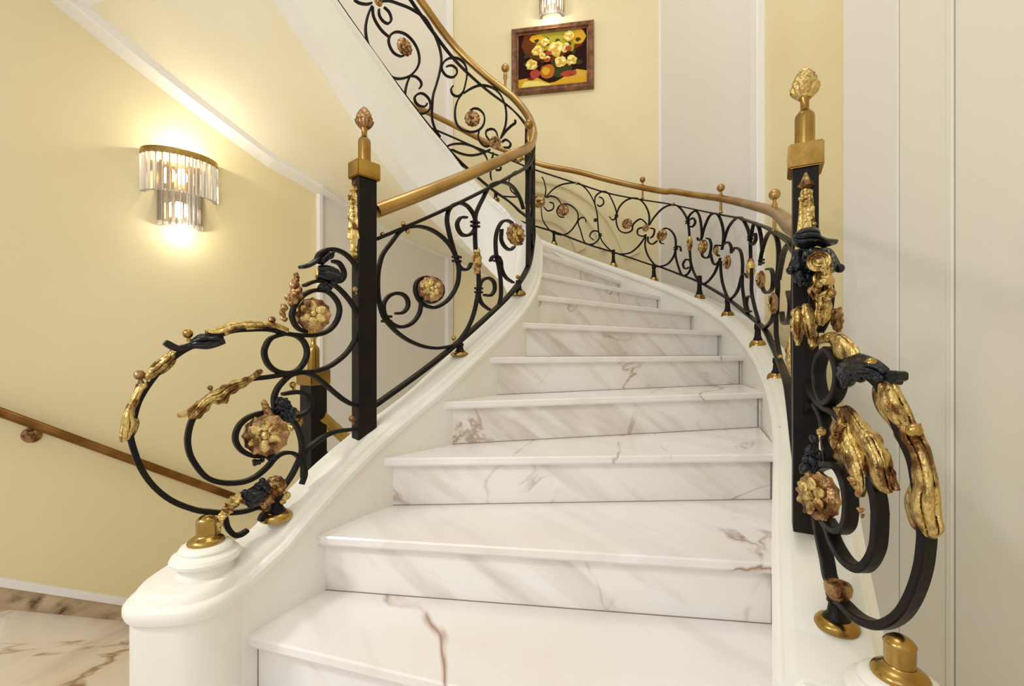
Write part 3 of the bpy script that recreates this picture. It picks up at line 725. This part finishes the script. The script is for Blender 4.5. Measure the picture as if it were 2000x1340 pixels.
for s in ['M 135,430 145,530 180,600 240,665 330,695 400,675 460,610 495,540 485,465 430,410 370,393 310,415 288,470 315,515 360,522',
 'M 180,330 240,260 330,205 470,185 540,215 600,280 650,370 680,480 690,600 700,680 740,770 820,850 900,880 1000,870 1080,810 1140,730 1160,690',
 'M 190,330 230,315 290,335 330,390','M 160,420 200,460 250,440 255,390 215,375','M 170,330 180,250 160,160 140,130',
 'M 575,570 560,530 520,530 495,570 520,650 550,750 590,785 650,780 700,730 705,680 670,655 630,665 610,710 650,745',
 'M 680,400 710,415 745,385 735,340 700,325','M 660,390 665,320 720,275 780,280 830,360 870,470 860,530 830,547 800,515',
 'M 870,500 900,420 960,360 1030,335 1100,350 1160,420 1190,510 1185,600',
 'M 870,500 870,580 900,650 960,675 1020,650 1035,590 1100,540 1150,570 1170,610',
 'M 1130,620 1080,640 1080,690 1130,708 1160,690','M 1200,630 1240,640 1230,700 1200,725',
 'N 340,400 390,320 480,230 580,200 650,240 710,340 730,460 735,600 745,750 780,870 840,960 900,960 970,880 1010,790 1035,720',
 'N 310,510 300,600 330,700 400,790 460,800 530,770 585,690 600,590 590,510 550,450 500,430 455,460 440,510 450,570 480,580',
 'N 330,510 330,560 370,585 420,550','N 650,655 640,610 605,620 598,700 630,820 660,885 710,880 745,820 740,750 700,735 670,780 690,825 730,810',
 'N 715,380 730,310 790,260 830,310 850,430 850,530 820,545 812,520','N 720,400 760,415 790,370 770,330 740,345',
 'N 855,520 880,420 930,310 990,285 1030,330 1060,430 1065,540 1050,640','N 850,640 860,700 900,720 930,690 945,600 930,540 900,525',
 'N 940,680 960,760 990,785 1015,760','N 1040,600 990,600 980,660 1020,700','N 1060,590 1110,565 1140,610 1140,660',
 'N 1070,560 1110,430 1180,340 1240,330 O 600,330 625,440 630,600 640,800 640,950 670,1100 710,1240',
 'O 440,570 480,520 530,550 550,650 550,780 550,900 570,1050 590,1140 630,1140','N 1040,750 1040,850 1060,980 1110,1110 1160,1100 1210,1020 1240,900',
 'O 600,810 580,775 545,790 550,830','O 630,440 660,290 700,300 730,400 745,560','O 625,450 650,490 680,440 675,380',
 'O 720,690 740,560 780,430 820,370 870,390 900,490 905,650 890,820','O 735,780 750,920 790,960 840,920 850,800 830,730 790,730',
 'O 905,830 930,680 960,550 1000,490','O 640,1000 600,1000 590,1080 610,1150','P 470,205 530,140 560,50 575,-60',
 'O 890,800 895,900 890,1000 885,1150 P 580,60 580,150','P 580,60 580,250 600,400 620,490','O 1000,950 1025,1080 1000,1240 950,1245 935,1150','K 120,965 200,912 330,905 440,945 520,1000',
 'X 1554,492 1551,620 1553,760 1555,870','L 770,470 800,400 850,370','L 770,470 790,560 850,620 700,615 640,590']:
    scroll(RR, s, bar_, **KR)
for f, x, y, r, m in (('M',355,458,11,'bronze'),('M',980,590,10,'bronze'),('M',1165,630,7,'bronze'),('N',475,500,11,'bronze'),('N',885,610,13,'gilt'),('N',1020,645,8,'gilt'),
                   ('N',1130,760,13,'gilt'),('O',770,830,17,'gilt'),('O',900,1060,20,'gilt'),('M',115,375,12,'gilt'),('K',860,1045,10,'gilt')):
    o = FR[f]; p, n, k = RR.pix(o[0]+x/5, o[1]+y/5, 1.9, 15); n = n if n.dot(-p) > 0 else -n
    v = (-p).normalized(); v.z = 0
    rosette(p+n*.12*U, n, r*p.y/F, bar_, m, 6, True, 'bronze')
for px, y0, y1, r in ((1347,462,490,.14),(1466,505,545,.15),(1548,655,730,.12)): sleeve(RR, px, y0, y1, bar_, r, 1.9, 15)
for q in ((1204,422),(1343,434),(1487,511),(1465,465),(1320,485),(1163,430),(1172,459)): collar(RR, q[0], q[1], bar_, 1.9, 15, .13)
for px, yb, r, yr, yt in ((1255,351,5.5,365,388),(1408,367,7.5,385,416),(1513,380,10.5,405,452)): post_ball(RR, px, yb, r, yr, yt, bar_, 1.9, 15)
for px, yt, yb, r in ((1082,455,472,7),(1198,492,512,8),(1277,520,539,9),(1366,552,577,11),(1421,595,613,12),(1480,645,673,15),(1517,712,745,17),(1540,850,874,16)): foot(RR, px, yt-(13 if px > 1340 else 4), yb, r, bar_, 1.9, 15, off=offR)
for px, py, r in ((1126,358,3),(1315,399,3.5),(1448,427,4),(1524,697,5),(1422,582,3)): rball(RR, px, py, r, bar_, 1.9, 15, 'bronze')
# ------------------------------------------------------------ left front scrollwork
cl = thing('scroll_console', 'large black iron scrollwork with gilt leaves in front of the left newel post', 'scrollwork', W(-3.83, 7.5, 2.35))
for s, kw in (
 ('D 790,470 700,525 600,560 480,595 320,608 150,598 V 400,1195 300,1155 220,1090 165,1010 135,930 122,880 A 100,1000 130,840 170,720 250,590 340,480 440,390 540,325 650,280 800,215 900,185 1040,175 1180,175 1270,195 B 480,915 600,925 700,925 800,905 880,860 940,780 965,690 955,620 920,560 860,505 780,485 700,490 630,520 580,560 540,610 510,680 500,740 530,820 580,870 640,890', {}),
 ('B 435,912 300,950 240,1040 232,1120 270,1210 340,1270 435,1292 530,1280 600,1220 640,1140 645,1060 610,980 540,930 435,912', {}),
 ('B 620,440 700,405 760,395 850,410 930,445 1020,530 1100,640 1145,750 1145,860 1110,980 1040,1090 940,1180 840,1240 720,1275 600,1288 500,1295 C 430,280 260,300 200,315 A 1000,580 880,620 780,660 700,710 630,790 590,860 560,940 545,1040 560,1140 600,1220 660,1300 D 150,280 250,310 360,318 480,305 580,265 650,215 720,150 770,90 830,40 900,20 970,30 1020,70', {}),
 ('C 745,240 640,262 560,330 500,410 475,500 490,600 530,640', {}),
 ('D 800,450 860,370 930,270 980,180 C 740,1040 748,950 730,850 690,750 620,680 530,640 430,628 320,640 220,680 140,750 100,840 105,920 150,990 220,1035 310,1055 400,1045 470,1010', {}),
 ('C 640,245 700,238 800,245 880,280 960,340 1050,420 1150,500 1240,550 1300,560', {}),
 ('C 560,450 640,435 720,430 790,460 830,520 820,590 770,640 700,665 620,675', {}),
 ('C 1290,790 1180,800 1080,815 980,855 880,920 800,990 760,1070 770,1160 775,1240 745,1330', {}),
 ('B 740,190 770,130 840,90 930,90 1020,130 1100,210 1145,310 1155,420 1155,540 1165,640', {}),
 ('B 900,200 960,220 1000,280 1010,340 980,390 920,410', {}),
 ('C 470,1010 500,960 520,900', {}),
 ('D 300,640 310,720 340,780 390,825 450,820 520,775', {}),
 ('D 700,600 660,640 640,690', {})):
    scroll(BL, s, cl, th=.07, wd=.105, sub=4)
for A_, B_, kw in (
 ('A 1330,215 1230,178 1130,165 1000,178 900,192 830,218 760,218','A 1330,172 1230,130 1130,122 1020,116 900,124 800,158 740,178 680,190', dict(ribs=2,bulge=.09)),
 ('A 838,275 780,300 700,320 600,315 530,330','A 820,238 760,222 700,212 640,220 580,262', dict(m='iron_leaf', name='black_leaf', ribs=3, bulge=.14)),
 ('A 448,365 440,430 370,500 290,540 250,595','A 412,338 370,380 300,430 240,500 205,550', dict(ribs=3, bulge=.10)),
 ('A 255,590 205,640 165,720 130,790 130,840 158,900 130,980 100,1020','A 150,600 138,660 100,730 70,800 40,880 33,940 22,990 33,1052', dict(ribs=3, bulge=.12)),
 ('A 1085,545 1020,595 960,635 880,680 840,745 790,755 750,740 700,795 680,820 640,858 565,875','A 1100,488 1030,545 980,560 880,590 780,640 700,690 640,740 590,800 555,862', dict(ribs=5, bulge=.14, teeth=7))):
    lobe(BL, A_, B_, cl, **kw)
scroll(BL, 'A 590,290 540,310 470,322 420,305 365,272', cl, name='leaf_tip', m='iron_leaf', th=.09)
scroll(BL, 'A 470,848 520,835 570,805 640,740', cl, name='leaf_tip', m='gilt', th=.06)
scroll(BL, 'A 1115,490 1080,530 1030,565', cl, name='leaf_tip', m='gilt', th=.07)
scroll(BL, 'B 585,260 650,245 710,215 760,175', cl, name='leaf_tip', m='iron_leaf', th=.07)
for px, py, r, m in ((367,652,9,'brass'),(272.5,732.5,9.5,'bronze'),(531,625,7,'bronze'),(410.5,757.5,5,'bronze'),(571.6,751.6,6.5,'brass'),(695,565,6,'bronze'),(687.6,817.6,6.5,'bronze')):
    p, n, k = BL.pix(px, py); q, _, _ = BL.pix(px+3, py+r*1.7); ball('brass_ball', p, r*p.y/F, m, cl, q)
def frosette(path, px, py, r, parent, nrm, fw=.15, **kw):
    p, n, k = path.pix(px, py); v = Vector(nrm).normalized(); return rosette(p+v*fw*U, v, r*p.y/F, parent, **kw)
frosette(BL, 611, 617, 32, cl, (.45, -1, .1)); frosette(BL, 523, 848, 40, cl, (.35, -1, .1)); frosette(BL, 540, 945, 20, cl, (.35, -1, 0))
def cpx(pts, D): return [P3(a, b, D) for a, b in pts]
pp = lambda f, pts: [(FR[f][0]+a/FR[f][2], FR[f][1]+b/FR[f][2]) for a, b in pts]
def cl_cluster(path, f, pts, rs, parent, m, seed, name='cast_ornament', fw=-.1, n=3, jit=.5, **kw):
    P = []; R = []; dd = cr([(a, b, r) for (a, b), r in zip(pts, rs)], 3) if len(pts) > 1 else [(*pts[0], rs[0])]
    pts = [(a, b) for a, b, r in dd]; rs = [r for a, b, r in dd]
    for (a, b), r in zip(pp(f, pts), rs):
        p, nn, k = path.pix(a, b); P.append(p*(1+fw*U/p.length)); R.append(r/FR[f][2]*p.y/F)
    return cluster(P, R, parent, m, name, seed=seed, n=n, jit=jit, **kw)
cl_cluster(BL, 'B', [(540,300),(545,350),(535,410),(550,460),(540,510),(500,540),(460,525),(490,580)], [18,28,35,42,45,35,22,30], cl, 'bronze', 3)
cl_cluster(BL, 'B', [(430,620),(410,670),(430,735)], [28,26,22], cl, 'bronze', 4)
cl_cluster(BL, 'C', [(380,500),(400,545),(430,595)], [22,30,35], cl, 'bronze', 5)
cl_cluster(BL, 'C', [(640,790),(690,740),(720,800),(660,860)], [45,40,40,40], cl, 'gilt', 6, fw=.3)
cl_cluster(BL, 'D', [(440,400),(410,450),(370,490),(330,530),(300,580),(250,640),(215,700),(225,740)], [30,40,42,38,32,34,34,26], cl, 'gilt', 7)
cl_cluster(BL, 'D', [(880,420),(910,400),(850,470)], [30,24,26], cl, 'gilt', 8)
cl_cluster(BL, 'D', [(500,380),(560,400),(620,380),(670,330),(600,450),(540,460),(660,280)], [40,55,60,50,45,40,40], cl, 'iron_leaf', 9, name='black_leaf')
cl_cluster(BL, 'C', [(560,500),(590,560),(620,620),(560,600),(660,620)], [60,65,60,50,40], cl, 'iron_leaf', 10, name='black_leaf')
cl_cluster(BL, 'C', [(295,1085),(330,1070),(460,1020)], [28,22,25], cl, 'iron_leaf', 11, name='black_leaf')
p, n, k = BL.pix(640, 537); v = Vector((-.75, -.55, .1)); barrel(p, v, 17*p.y/F, 40*p.y/F, cl)
bm = bmesh.new(); q = p+v.normalized()*19*p.y/F; R = 12*p.y/F
lathe(bm, q, [(R*.9, -R*.2), (R, 0), (R*.8, R*.25), (R*.3, R*.3)], 24, v); fin('gilt_disc', bm, 'gilt', cl, True)
cl_cluster(BL, 'B', [(860,420),(780,430),(940,330),(900,380)], [38,28,34,40], cl, 'iron_leaf', 12, name='black_leaf')
leaf(BL, 'B 740,200 760,140 810,100 880,85', cl, .3, .1, -1, 'iron_leaf', name='black_leaf')
foot(BL, 540, 962, 1008, 29, cl, 0, 3.05)
cl_cluster(BL, 'D', [(700,455),(740,430),(680,490)], [45,40,35], cl, 'bronze', 13)
# ------------------------------------------------------------ right front scrollwork
crr = thing('scroll_console', 'large black iron scrollwork with bold gilt leaves in front of the right newel post', 'scrollwork', W(3.81, 5.4, 2.0))
for s, th in (('S 270,880 285,1000 310,1120 340,1250 T 360,470 385,540 400,640 470,695 540,765 620,825 720,862 800,858 900,805 980,710 1050,560 1095,400 1115,250 1120,150 S 1110,900 1080,700 1040,480 960,300 880,120 R 1000,720 930,620 830,560 700,560 600,600', .09),
              ('R 190,240 205,400 230,560 280,700 350,800 420,870 480,910', .08),
              ('R 450,305 380,380 345,520 355,660 390,780 430,838 500,790 545,690 560,560 540,440 500,350 450,305', .08),
              ('R 300,835 230,960 190,1080 180,1200 175,1320', .08), ('R 340,850 400,960 430,1100 440,1250 S 360,420 365,500', .08),
              ('R 480,900 560,960 640,1050 700,1200 S 640,500 700,640 740,760 755,880 T 755,0 750,150 735,260 690,360 630,418 570,415 500,365 440,280 395,190 370,110 S 330,950', .09),
              ('S 230,600 270,540 350,510 430,525 480,600 515,720 525,850 510,970 470,1020 420,1025 380,990 350,940', .085)):
    scroll(ER, s, crr, th=th, wd=.155, sub=5)
for A_, B_, kw in (
 ('R 930,640 888,700 900,820 960,940 1040,1030 1095,1110','R 1010,598 1080,640 1140,740 1200,850 1250,960 1310,1090', dict(ribs=3, bulge=.16)),
 ('S 882,190 880,280 940,360 990,450 1010,560 1010,650 972,740 963,810 985,900 1020,990 1100,1050','S 1065,190 1090,290 1130,380 1160,500 1190,620 1208,740 1215,850 1225,930 1240,1010 1185,1068', dict(ribs=3, bulge=.20, rib=.03)),
 ('S 400,60 380,130 392,200 363,270 400,370 430,460 490,540 540,620 560,690 600,742','S 500,50 520,120 545,210 570,290 600,350 640,430 655,520 660,600 655,690 625,748', dict(ribs=5, bulge=.22, teeth=6)),
 ('S 440,60 500,180 560,290 620,380 655,480 665,580 690,640 740,700 800,722','S 510,60 590,130 650,210 720,260 770,350 810,430 830,520 850,620 845,712', dict(ribs=5, bulge=.24, teeth=5)),
 ('S 760,480 800,600 830,660 870,705','S 790,380 840,500 880,640 900,708', dict(ribs=2, bulge=.06, teeth=4, m='bronze')),
 ('R 270,312 330,262 400,240 460,240 490,290 492,350 530,392 590,412','R 300,280 350,210 440,162 520,160 600,190 670,240 725,300 745,355', dict(ribs=3, bulge=.16)),
 ('R 495,540 510,620 560,687 620,652 700,612 800,597 870,610','R 560,430 620,388 700,362 780,368 880,410 960,450 1030,515', dict(m='iron_leaf', name='black_leaf', ribs=4, bulge=.22, rib=.03))):
    lobe(ER, A_, B_, crr, **kw)
cl_cluster(ER, 'R', [(600,560),(680,480),(760,470),(860,480),(940,520)], [60,75,70,60,45], crr, 'iron_leaf', 20, name='black_leaf', n=4)
scroll(ER, 'R 900,560 1000,560 1100,570 1170,575', crr, name='leaf_tip', m='iron_leaf', th=.10)
scroll(ER, 'R 950,570 1040,600 1120,635', crr, name='leaf_tip', m='iron_leaf', th=.07)
cl_cluster(ER, 'S', [(455,50),(420,130),(420,260)], [38,36,42], crr, 'gilt', 21, fw=-.3)
for px, py, r in ((1620,645,10),(1701,692,12),(1785,819,15),(1573,869,7),(1692,857,9),(1541,866,6)):
    p, n, k = ER.pix(px, py, 0, 7); p = p*(1-.15*U/p.length); ball('brass_ball', p, r*p.y/F*.95, 'brass', crr, ER.pix(px-2, py+r*1.6, 0, 7)[0])
# lion-like flower boss inside the lower spiral
p, n, k = ER.pix(1612, 968); v = Vector((-.99, -.16, .05)); rosette(p+v.normalized()*.12*U, v, 46*p.y/F, crr)
# head of the console: rolled black leaf, gilt disc, hanging mask of cast fruit and leaves
p = P3(1597, 514, 6.0); barrel(p, Vector((-.5, -.85, .0)), 27*6.0/F*U, .5*U, crr, fl=14)
bm = bmesh.new(); tube(bm, [P3(1590, 470, 6.1), P3(1612, 478, 6.0), P3(1634, 473, 5.9)], 0, 8, [.05*U, .045*U, .008*U]); fin('leaf_tip', bm, 'iron_leaf', crr, True)
for a, b, rr in (((1545, 528), (1556, 520), 0), ((1640, 524), (1625, 518), 0)):
    bm = bmesh.new(); bmesh.ops.create_uvsphere(bm, u_segments=10, v_segments=8, radius=9*6.1/F*U, matrix=Matrix.Translation(P3(*a, 6.1))); fin('leaf_tip', bm, 'iron_leaf', crr, True)
class Flat:
    def __init__(s, D): s.D = D
    def pix(s, px, py, ka=0, kb=0): return P3(px, py, s.D), Vector((0, -1, 0)), 0
for A_, B_, D_, kw in (
 ('Q 560,430 480,500 450,580 415,680 430,760 480,800 460,880 470,950 505,1030','Q 600,430 615,500 620,580 635,680 625,760 600,830 615,900 590,960 520,1030', 5.85, dict(ribs=3, bulge=.16, rib=.03, teeth=5)),
 ('Q 325,850 250,880 240,960 235,1040 260,1120 288,1225','Q 335,850 345,900 340,980 350,1050 330,1130 292,1225', 6.05, dict(ribs=2, bulge=.12, teeth=5)),
 ('Q 365,820 340,860 345,960 360,1050 390,1140 428,1240','Q 375,820 410,840 420,900 445,980 460,1070 460,1180 434,1240', 5.95, dict(ribs=2, bulge=.12, teeth=6)),
 ('Q 630,880 620,960 640,1040 685,1090','Q 700,850 715,920 720,1000 695,1090', 5.9, dict(ribs=2, bulge=.08, teeth=4, m='bronze')),
 ('Q 252,185 270,240 340,270 420,265 480,240 540,238 600,245 672,218','Q 256,175 300,120 370,90 440,85 490,110 510,170 580,196 672,210', 6.0, dict(ribs=4, bulge=.3, rib=.035, m='iron_leaf', name='black_leaf')),
 ('Q 250,300 200,490 250,510 300,560 380,590 460,540','Q 500,280 600,290 650,350 700,460 640,500 560,520', 6.15, dict(ribs=5, bulge=.25, rib=.035, m='iron_leaf', name='black_leaf')),
 ('Q 420,560 390,700 400,850 450,1000 480,1100','Q 620,560 640,700 630,850 590,1000 530,1100', 6.1, dict(ribs=1, bulge=.03, rib=.0, m='iron', name='back_plate'))):
    lobe(Flat(D_), A_, B_, crr, **kw)
c = P3(1599, 510, 5.70); v = Vector((-.5, -.85, 0)); R = 20*5.78/F*U
bm = bmesh.new(); lathe(bm, c, [(R, -R*.2), (R*1.02, 0), (R*.94, R*.1), (R*.84, R*.08), (R*.8, -R*.06), (R*.6, -R*.04), (R*.5, R*.1), (R*.36, R*.08), (R*.3, R*.3), (R*.16, R*.42), (R*.03, R*.44)], 32, v); fin('gilt_disc', bm, 'gilt', crr, True)
def qcl(f, pts, rs, D, m, seed, name='cast_ornament', n=4, jit=.5):
    return cluster([P3(*q, D) for q in pp(f, pts)], [r/FR[f][2]*D/F*U for r in rs], crr, m, name, n=n, jit=jit, seed=seed)
qcl('Q', [(550,450),(545,510),(555,560),(540,610),(500,640),(590,650),(470,690),(600,710),(530,720),(500,770),(580,780),(535,850),(500,890),(580,890),(535,950),(530,1000)], [26,28,30,34,26,26,26,26,32,22,22,24,20,20,22,16], 5.66, 'gilt', 31)
qcl('Q', [(300,560),(330,600),(390,560)], [50,45,50], 5.95, 'iron_leaf', 35, 'black_leaf')
qcl('S', [(240,320),(220,400),(200,470),(250,440),(160,540),(230,540)], [30,42,46,46,40,36], 5.6, 'iron_leaf', 36, 'black_leaf')
qcl('S', [(290,250),(300,290)], [28,22], 5.7, 'gilt', 37)
qcl('S', [(550,640),(590,740),(600,860),(615,910)], [34,28,24,14], 5.0, 'bronze', 38)
# round gilt cap and foot on the right string
c = P3(1637, 1146, 5.35)
bm = bmesh.new(); lathe(bm, c, [(x*U, y*U) for x, y in [(.09, -.14), (.13, -.08), (.14, 0), (.125, .045), (.09, .05), (.06, .03), (.03, .05), (.01, .05)]], 28, fl=10, flute=.03); fin('cast_cap', bm, 'bronze', crr, True)
foot(ER, 1634, 1162, 1218, 38, crr, 0, 7)
# ------------------------------------------------------------ wall handrail and lower rail
wr = thing('wall_handrail', 'slim brass handrail fixed along the left wall, descending to the right', 'handrail', P3(60, 850, 14.5))
pts = []
for i in range(14):
    px = -60+i*52; p = onseg(WP[0], WP[2], px); n = Vector((.667, -.745, 0)); q = p+n*.45
    px2 = 1000+q.x/q.y*F; py = 805 + (px2)*0.362
    pts.append(W(q.x, q.y, CZ-(py-HZ)/F*q.y))
bm = bmesh.new(); tube(bm, pts, .15*U, 14); fin('rail', bm, 'rail_dark', wr, True)
for px in (62,):
    p = onseg(WP[0], WP[2], px); n = Vector((.667, -.745, 0)); z = CZ-(805+px*.362+22-HZ)/F*p.y
    a = W(p.x, p.y, z); q = p+n*.45
    bm = bmesh.new(); tube(bm, [a, W(*(p+n*.3).xy, z-.02), W(q.x, q.y, z+.2)], .09*U, 10); fin('bracket_arm', bm, 'bronze', wr, True)
    bm = bmesh.new(); lathe(bm, a, [(.26*U, -.03*U), (.26*U, .06*U), (.18*U, .1*U), (.1*U, .2*U)], 24, n); fin('bracket_rose', bm, 'bronze', wr, True)
lr = thing('lower_handrail', 'short brass handrail running down from the lower newel behind the left string', 'handrail', P3(660, 840, 10.5))
bm = bmesh.new(); tube(bm, [P3(625, 812, 10.1), P3(660, 843, 10.6), P3(700, 880, 11.2), P3(760, 935, 12)], .14*U, 14); fin('rail', bm, 'brass', lr, True)
bm = bmesh.new(); sweep(bm, [P3(625, 876, 10.1), P3(645, 892, 10.5), P3(700, 935, 11.2)], [Vector((.8, -.6, 0))]*3, .1*U, .08*U); fin('lower_bar', bm, 'iron', lr)
# ------------------------------------------------------------ sconces
def sconce(px, ytop, py_mid, ybot, a, b, label, W1=1.25, W2=.72, name='wall_sconce', power=26, only_low=False):
    p = onseg(a, b, px); d = Vector((b[0]-a[0], b[1]-a[1], 0)).normalized(); n = Vector((d.y, -d.x, 0))
    if n.dot(-p) < 0: n = -n
    Z = lambda y: CZ-(y-HZ)/F*p.y
    t = thing(name, label, 'wall lamp', W(p.x, p.y, Z(ybot)))
    base = Vector((p.x, p.y, 0))
    bm = bmesh.new(); box(bm, Vector((base.x, base.y, (Z(ytop+15)+Z(ybot-10))/2))*U+n*.04*U, d*(.74*U), n*(.05*U), Vector((0, 0, (Z(ytop+15)-Z(ybot-10))/2*U))); fin('back_plate', bm, 'brass', t)
    def tier(wd, dep, z1, z0, ring):
        N = 15 if wd > 1 else 10
        prot = []
        for i in range(N+1):
            th = math.pi*i/N; prot.append(base + d*(-math.cos(th)*wd) + n*(math.sin(th)*dep+.05))
        if ring:
            bm = bmesh.new()
            P = [Vector((q.x, q.y, z1+.05))*U for q in prot]
            sweep(bm, P, [Vector((0, 0, 1))]*len(P), .24*U, .06*U); fin('brass_ring', bm, 'brass', t)
        for i in range(N):
            th = math.pi*(i+.5)/N; q = base + d*(-math.cos(th)*(wd-.06)) + n*(math.sin(th)*(dep-.06)+.05); r = .105*U if wd > 1 else .10*U
            bm = bmesh.new(); nn = (q-base).normalized()
            lathe(bm, Vector((q.x, q.y, 0))*U, [(r, z0*U), (r*1.05, (z0+.06)*U), (r, (z1)*U)], 6); fin('crystal_rod', bm, 'crystal', t, False)
        c = base+n*(dep*.45); zc = (z0+z1)/2
        bm = bmesh.new(); bmesh.ops.create_uvsphere(bm, u_segments=12, v_segments=8, radius=.2*U, matrix=Matrix.Translation(Vector((c.x, c.y, zc))*U) @ Matrix.Diagonal((1, 1, 1.6, 1))); fin('bulb', bm, 'bulb', t, True)
        return c, zc
    c, zc = tier(W1, W1*.75, Z(ytop+8), Z(py_mid), True)
    c2, zc2 = tier(W2, W2*.75, Z(py_mid-8), Z(ybot), False)
    for cc, z, pw in ((c, Z(ytop)+.25, power), (c2, Z(ybot)-.15, power*.5)):
        l = bpy.data.lights.new('sconce_lamp', 'POINT'); l.energy = pw; l.color = (1, .93, .80); l.shadow_soft_size = .02
        o = bpy.data.objects.new('sconce_lamp', l); sc.collection.objects.link(o); q = cc+n*.5; o.location = Vector((q.x, q.y, z))*U
    return t
sconce(352, 308, 388, 447, WP[0], WP[2], 'two-tier crystal wall sconce with brass band on the left yellow wall', power=3.2)
sconce(1078, -75, -20, 36, WP[3], WP[4], 'crystal wall sconce above the flower painting, cut by the top edge', power=3.2)
# ------------------------------------------------------------ the painting
a, b_ = Vector((0.0, 28.5, 0)), onseg(WP[3], WP[4], 1160)
a = onseg(WP[3], WP[4], 1000); d = (b_-a).normalized(); n = Vector((d.y, -d.x, 0)); Lw = (b_-a).length; zt, zb = 25.0, 20.95; Hh = zt-zb
pt_ = thing('framed_painting', 'dark wood framed oil painting of yellow roses in a round vase', 'painting', W(a.x, a.y, zb))
def PQ(u, v, o=0.0):  # u along, v up, in picture units 0..1
    q = a+d*(u*Lw)+n*(o); return W(q.x, q.y, zb+v*Hh)
fw = .085
prof = [(0, .02), (0, .2), (.25, .3), (.5, .26), (.75, .32), (.85, .18), (1, .14), (1, .02)]
rings = []
for cu, cv, su, sv in ((0,0,1,1),(1,0,-1,1),(1,1,-1,-1),(0,1,1,-1)):
    rings.append([PQ(cu+su*fw*t_, cv+sv*fw*1.2*t_, o) for t_, o in prof])
bm = bmesh.new(); R = [[bm.verts.new(p) for p in r] for r in rings]
for i in range(4):
    for j in range(len(prof)):
        k2 = (j+1) % len(prof); bm.faces.new((R[i][j], R[i][k2], R[(i+1)%4][k2], R[(i+1)%4][j]))
fin('frame', bm, 'frame_wood', pt_)
def flat(name, col): return mat(name, col, .7, spec=.08)
for nm, col in (('paint_dark',(.03,.008,.006)),('paint_rust',(.16,.04,.01)),('paint_olive',(.42,.36,.03)),('paint_ochre',(.75,.42,.03)),('paint_yellow',(.88,.78,.22)),('paint_cream',(.93,.88,.50)),('paint_gold',(.72,.45,.08)),('paint_vase',(.50,.16,.02)),('paint_red',(.45,.07,.04)),('paint_green',(.05,.06,.02))): flat(nm, col)
slots = ['paint_dark','paint_rust','paint_olive','paint_ochre','paint_yellow','paint_cream','paint_gold','paint_vase','paint_red','paint_green']
bm = bmesh.new(); lay = [0.10]
u0, u1, v0, v1 = fw*.9, 1-fw*.9, fw*1.1, 1-fw*1.1
def shape(pts, mi):
    lay[0] += 0.0006
    f = bm.faces.new([bm.verts.new(PQ(u0+(u1-u0)*min(max(x, 0), 1), v0+(v1-v0)*min(max(y, 0), 1), lay[0])) for x, y in pts]); f.material_index = mi
def blob(x, y, rx, ry, mi, n_=14, j=.12, rot=0):
    shape([(x+rx*(1+random.uniform(-j, j))*math.cos(2*math.pi*i/n_), y+ry*(1+random.uniform(-j, j))*math.sin(2*math.pi*i/n_)) for i in range(n_)], mi)
shape([(0,0),(1,0),(1,1),(0,1)], 0)
shape([(.12,.6),(.3,.5),(.5,.45),(.75,.6),(.93,.7),(.9,1),(.1,1),(.05,.8)], 1)
shape([(.25,.7),(.8,.6),(.85,1),(.3,1)], 2); blob(.88,.85,.1,.14,3); blob(.18,.82,.1,.12,1); blob(.28,.9,.1,.08,3)
shape([(0,0),(1,0),(1,.22),(.85,.27),(.65,.15),(.45,.08),(.25,.2),(0,.17)], 3); shape([(.05,.03),(.5,.02),(.3,.12),(.1,.13)], 4); blob(.85,.18,.13,.06,6); blob(.2,.17,.06,.03,1)
blob(.5,.24,.2,.17,0); blob(.62,.3,.16,.16,9); blob(.43,.27,.11,.13,7); blob(.41,.29,.06,.07,3); blob(.72,.2,.1,.06,8); blob(.25,.25,.08,.08,8)
for _ in range(26): blob(random.uniform(.12,.9), random.uniform(.3,.9), .035, .035, 9, 7, .4)
for x, y, r in ((.55,.68,.12),(.29,.67,.08),(.4,.82,.065),(.74,.88,.08),(.2,.42,.085),(.62,.42,.09),(.78,.43,.08),(.36,.56,.05),(.7,.7,.05),(.43,.5,.045),(.68,.62,.04)):
    blob(x, y, r, r*1.15, 6, 16, .22); blob(x, y+.01, r*.85, r, 4, 16, .22)
    for i in range(5):
        a_ = i*1.26+x*9; blob(x+math.cos(a_)*r*.45, y+math.sin(a_)*r*.5, r*.32, r*.3, 5 if i % 2 else 6, 8)
    blob(x, y, r*.3, r*.3, 6, 8); blob(x+.005, y+.01, r*.16, r*.18, 3, 7)
for x, y in ((.43,.47),(.73,.65),(.45,.6),(.8,.2)): blob(x, y, .045, .04, 8)
me = bpy.data.meshes.new('canvas'); bm.to_mesh(me); bm.free()
for s in slots: me.materials.append(M[s])
link('canvas', me, None, pt_)
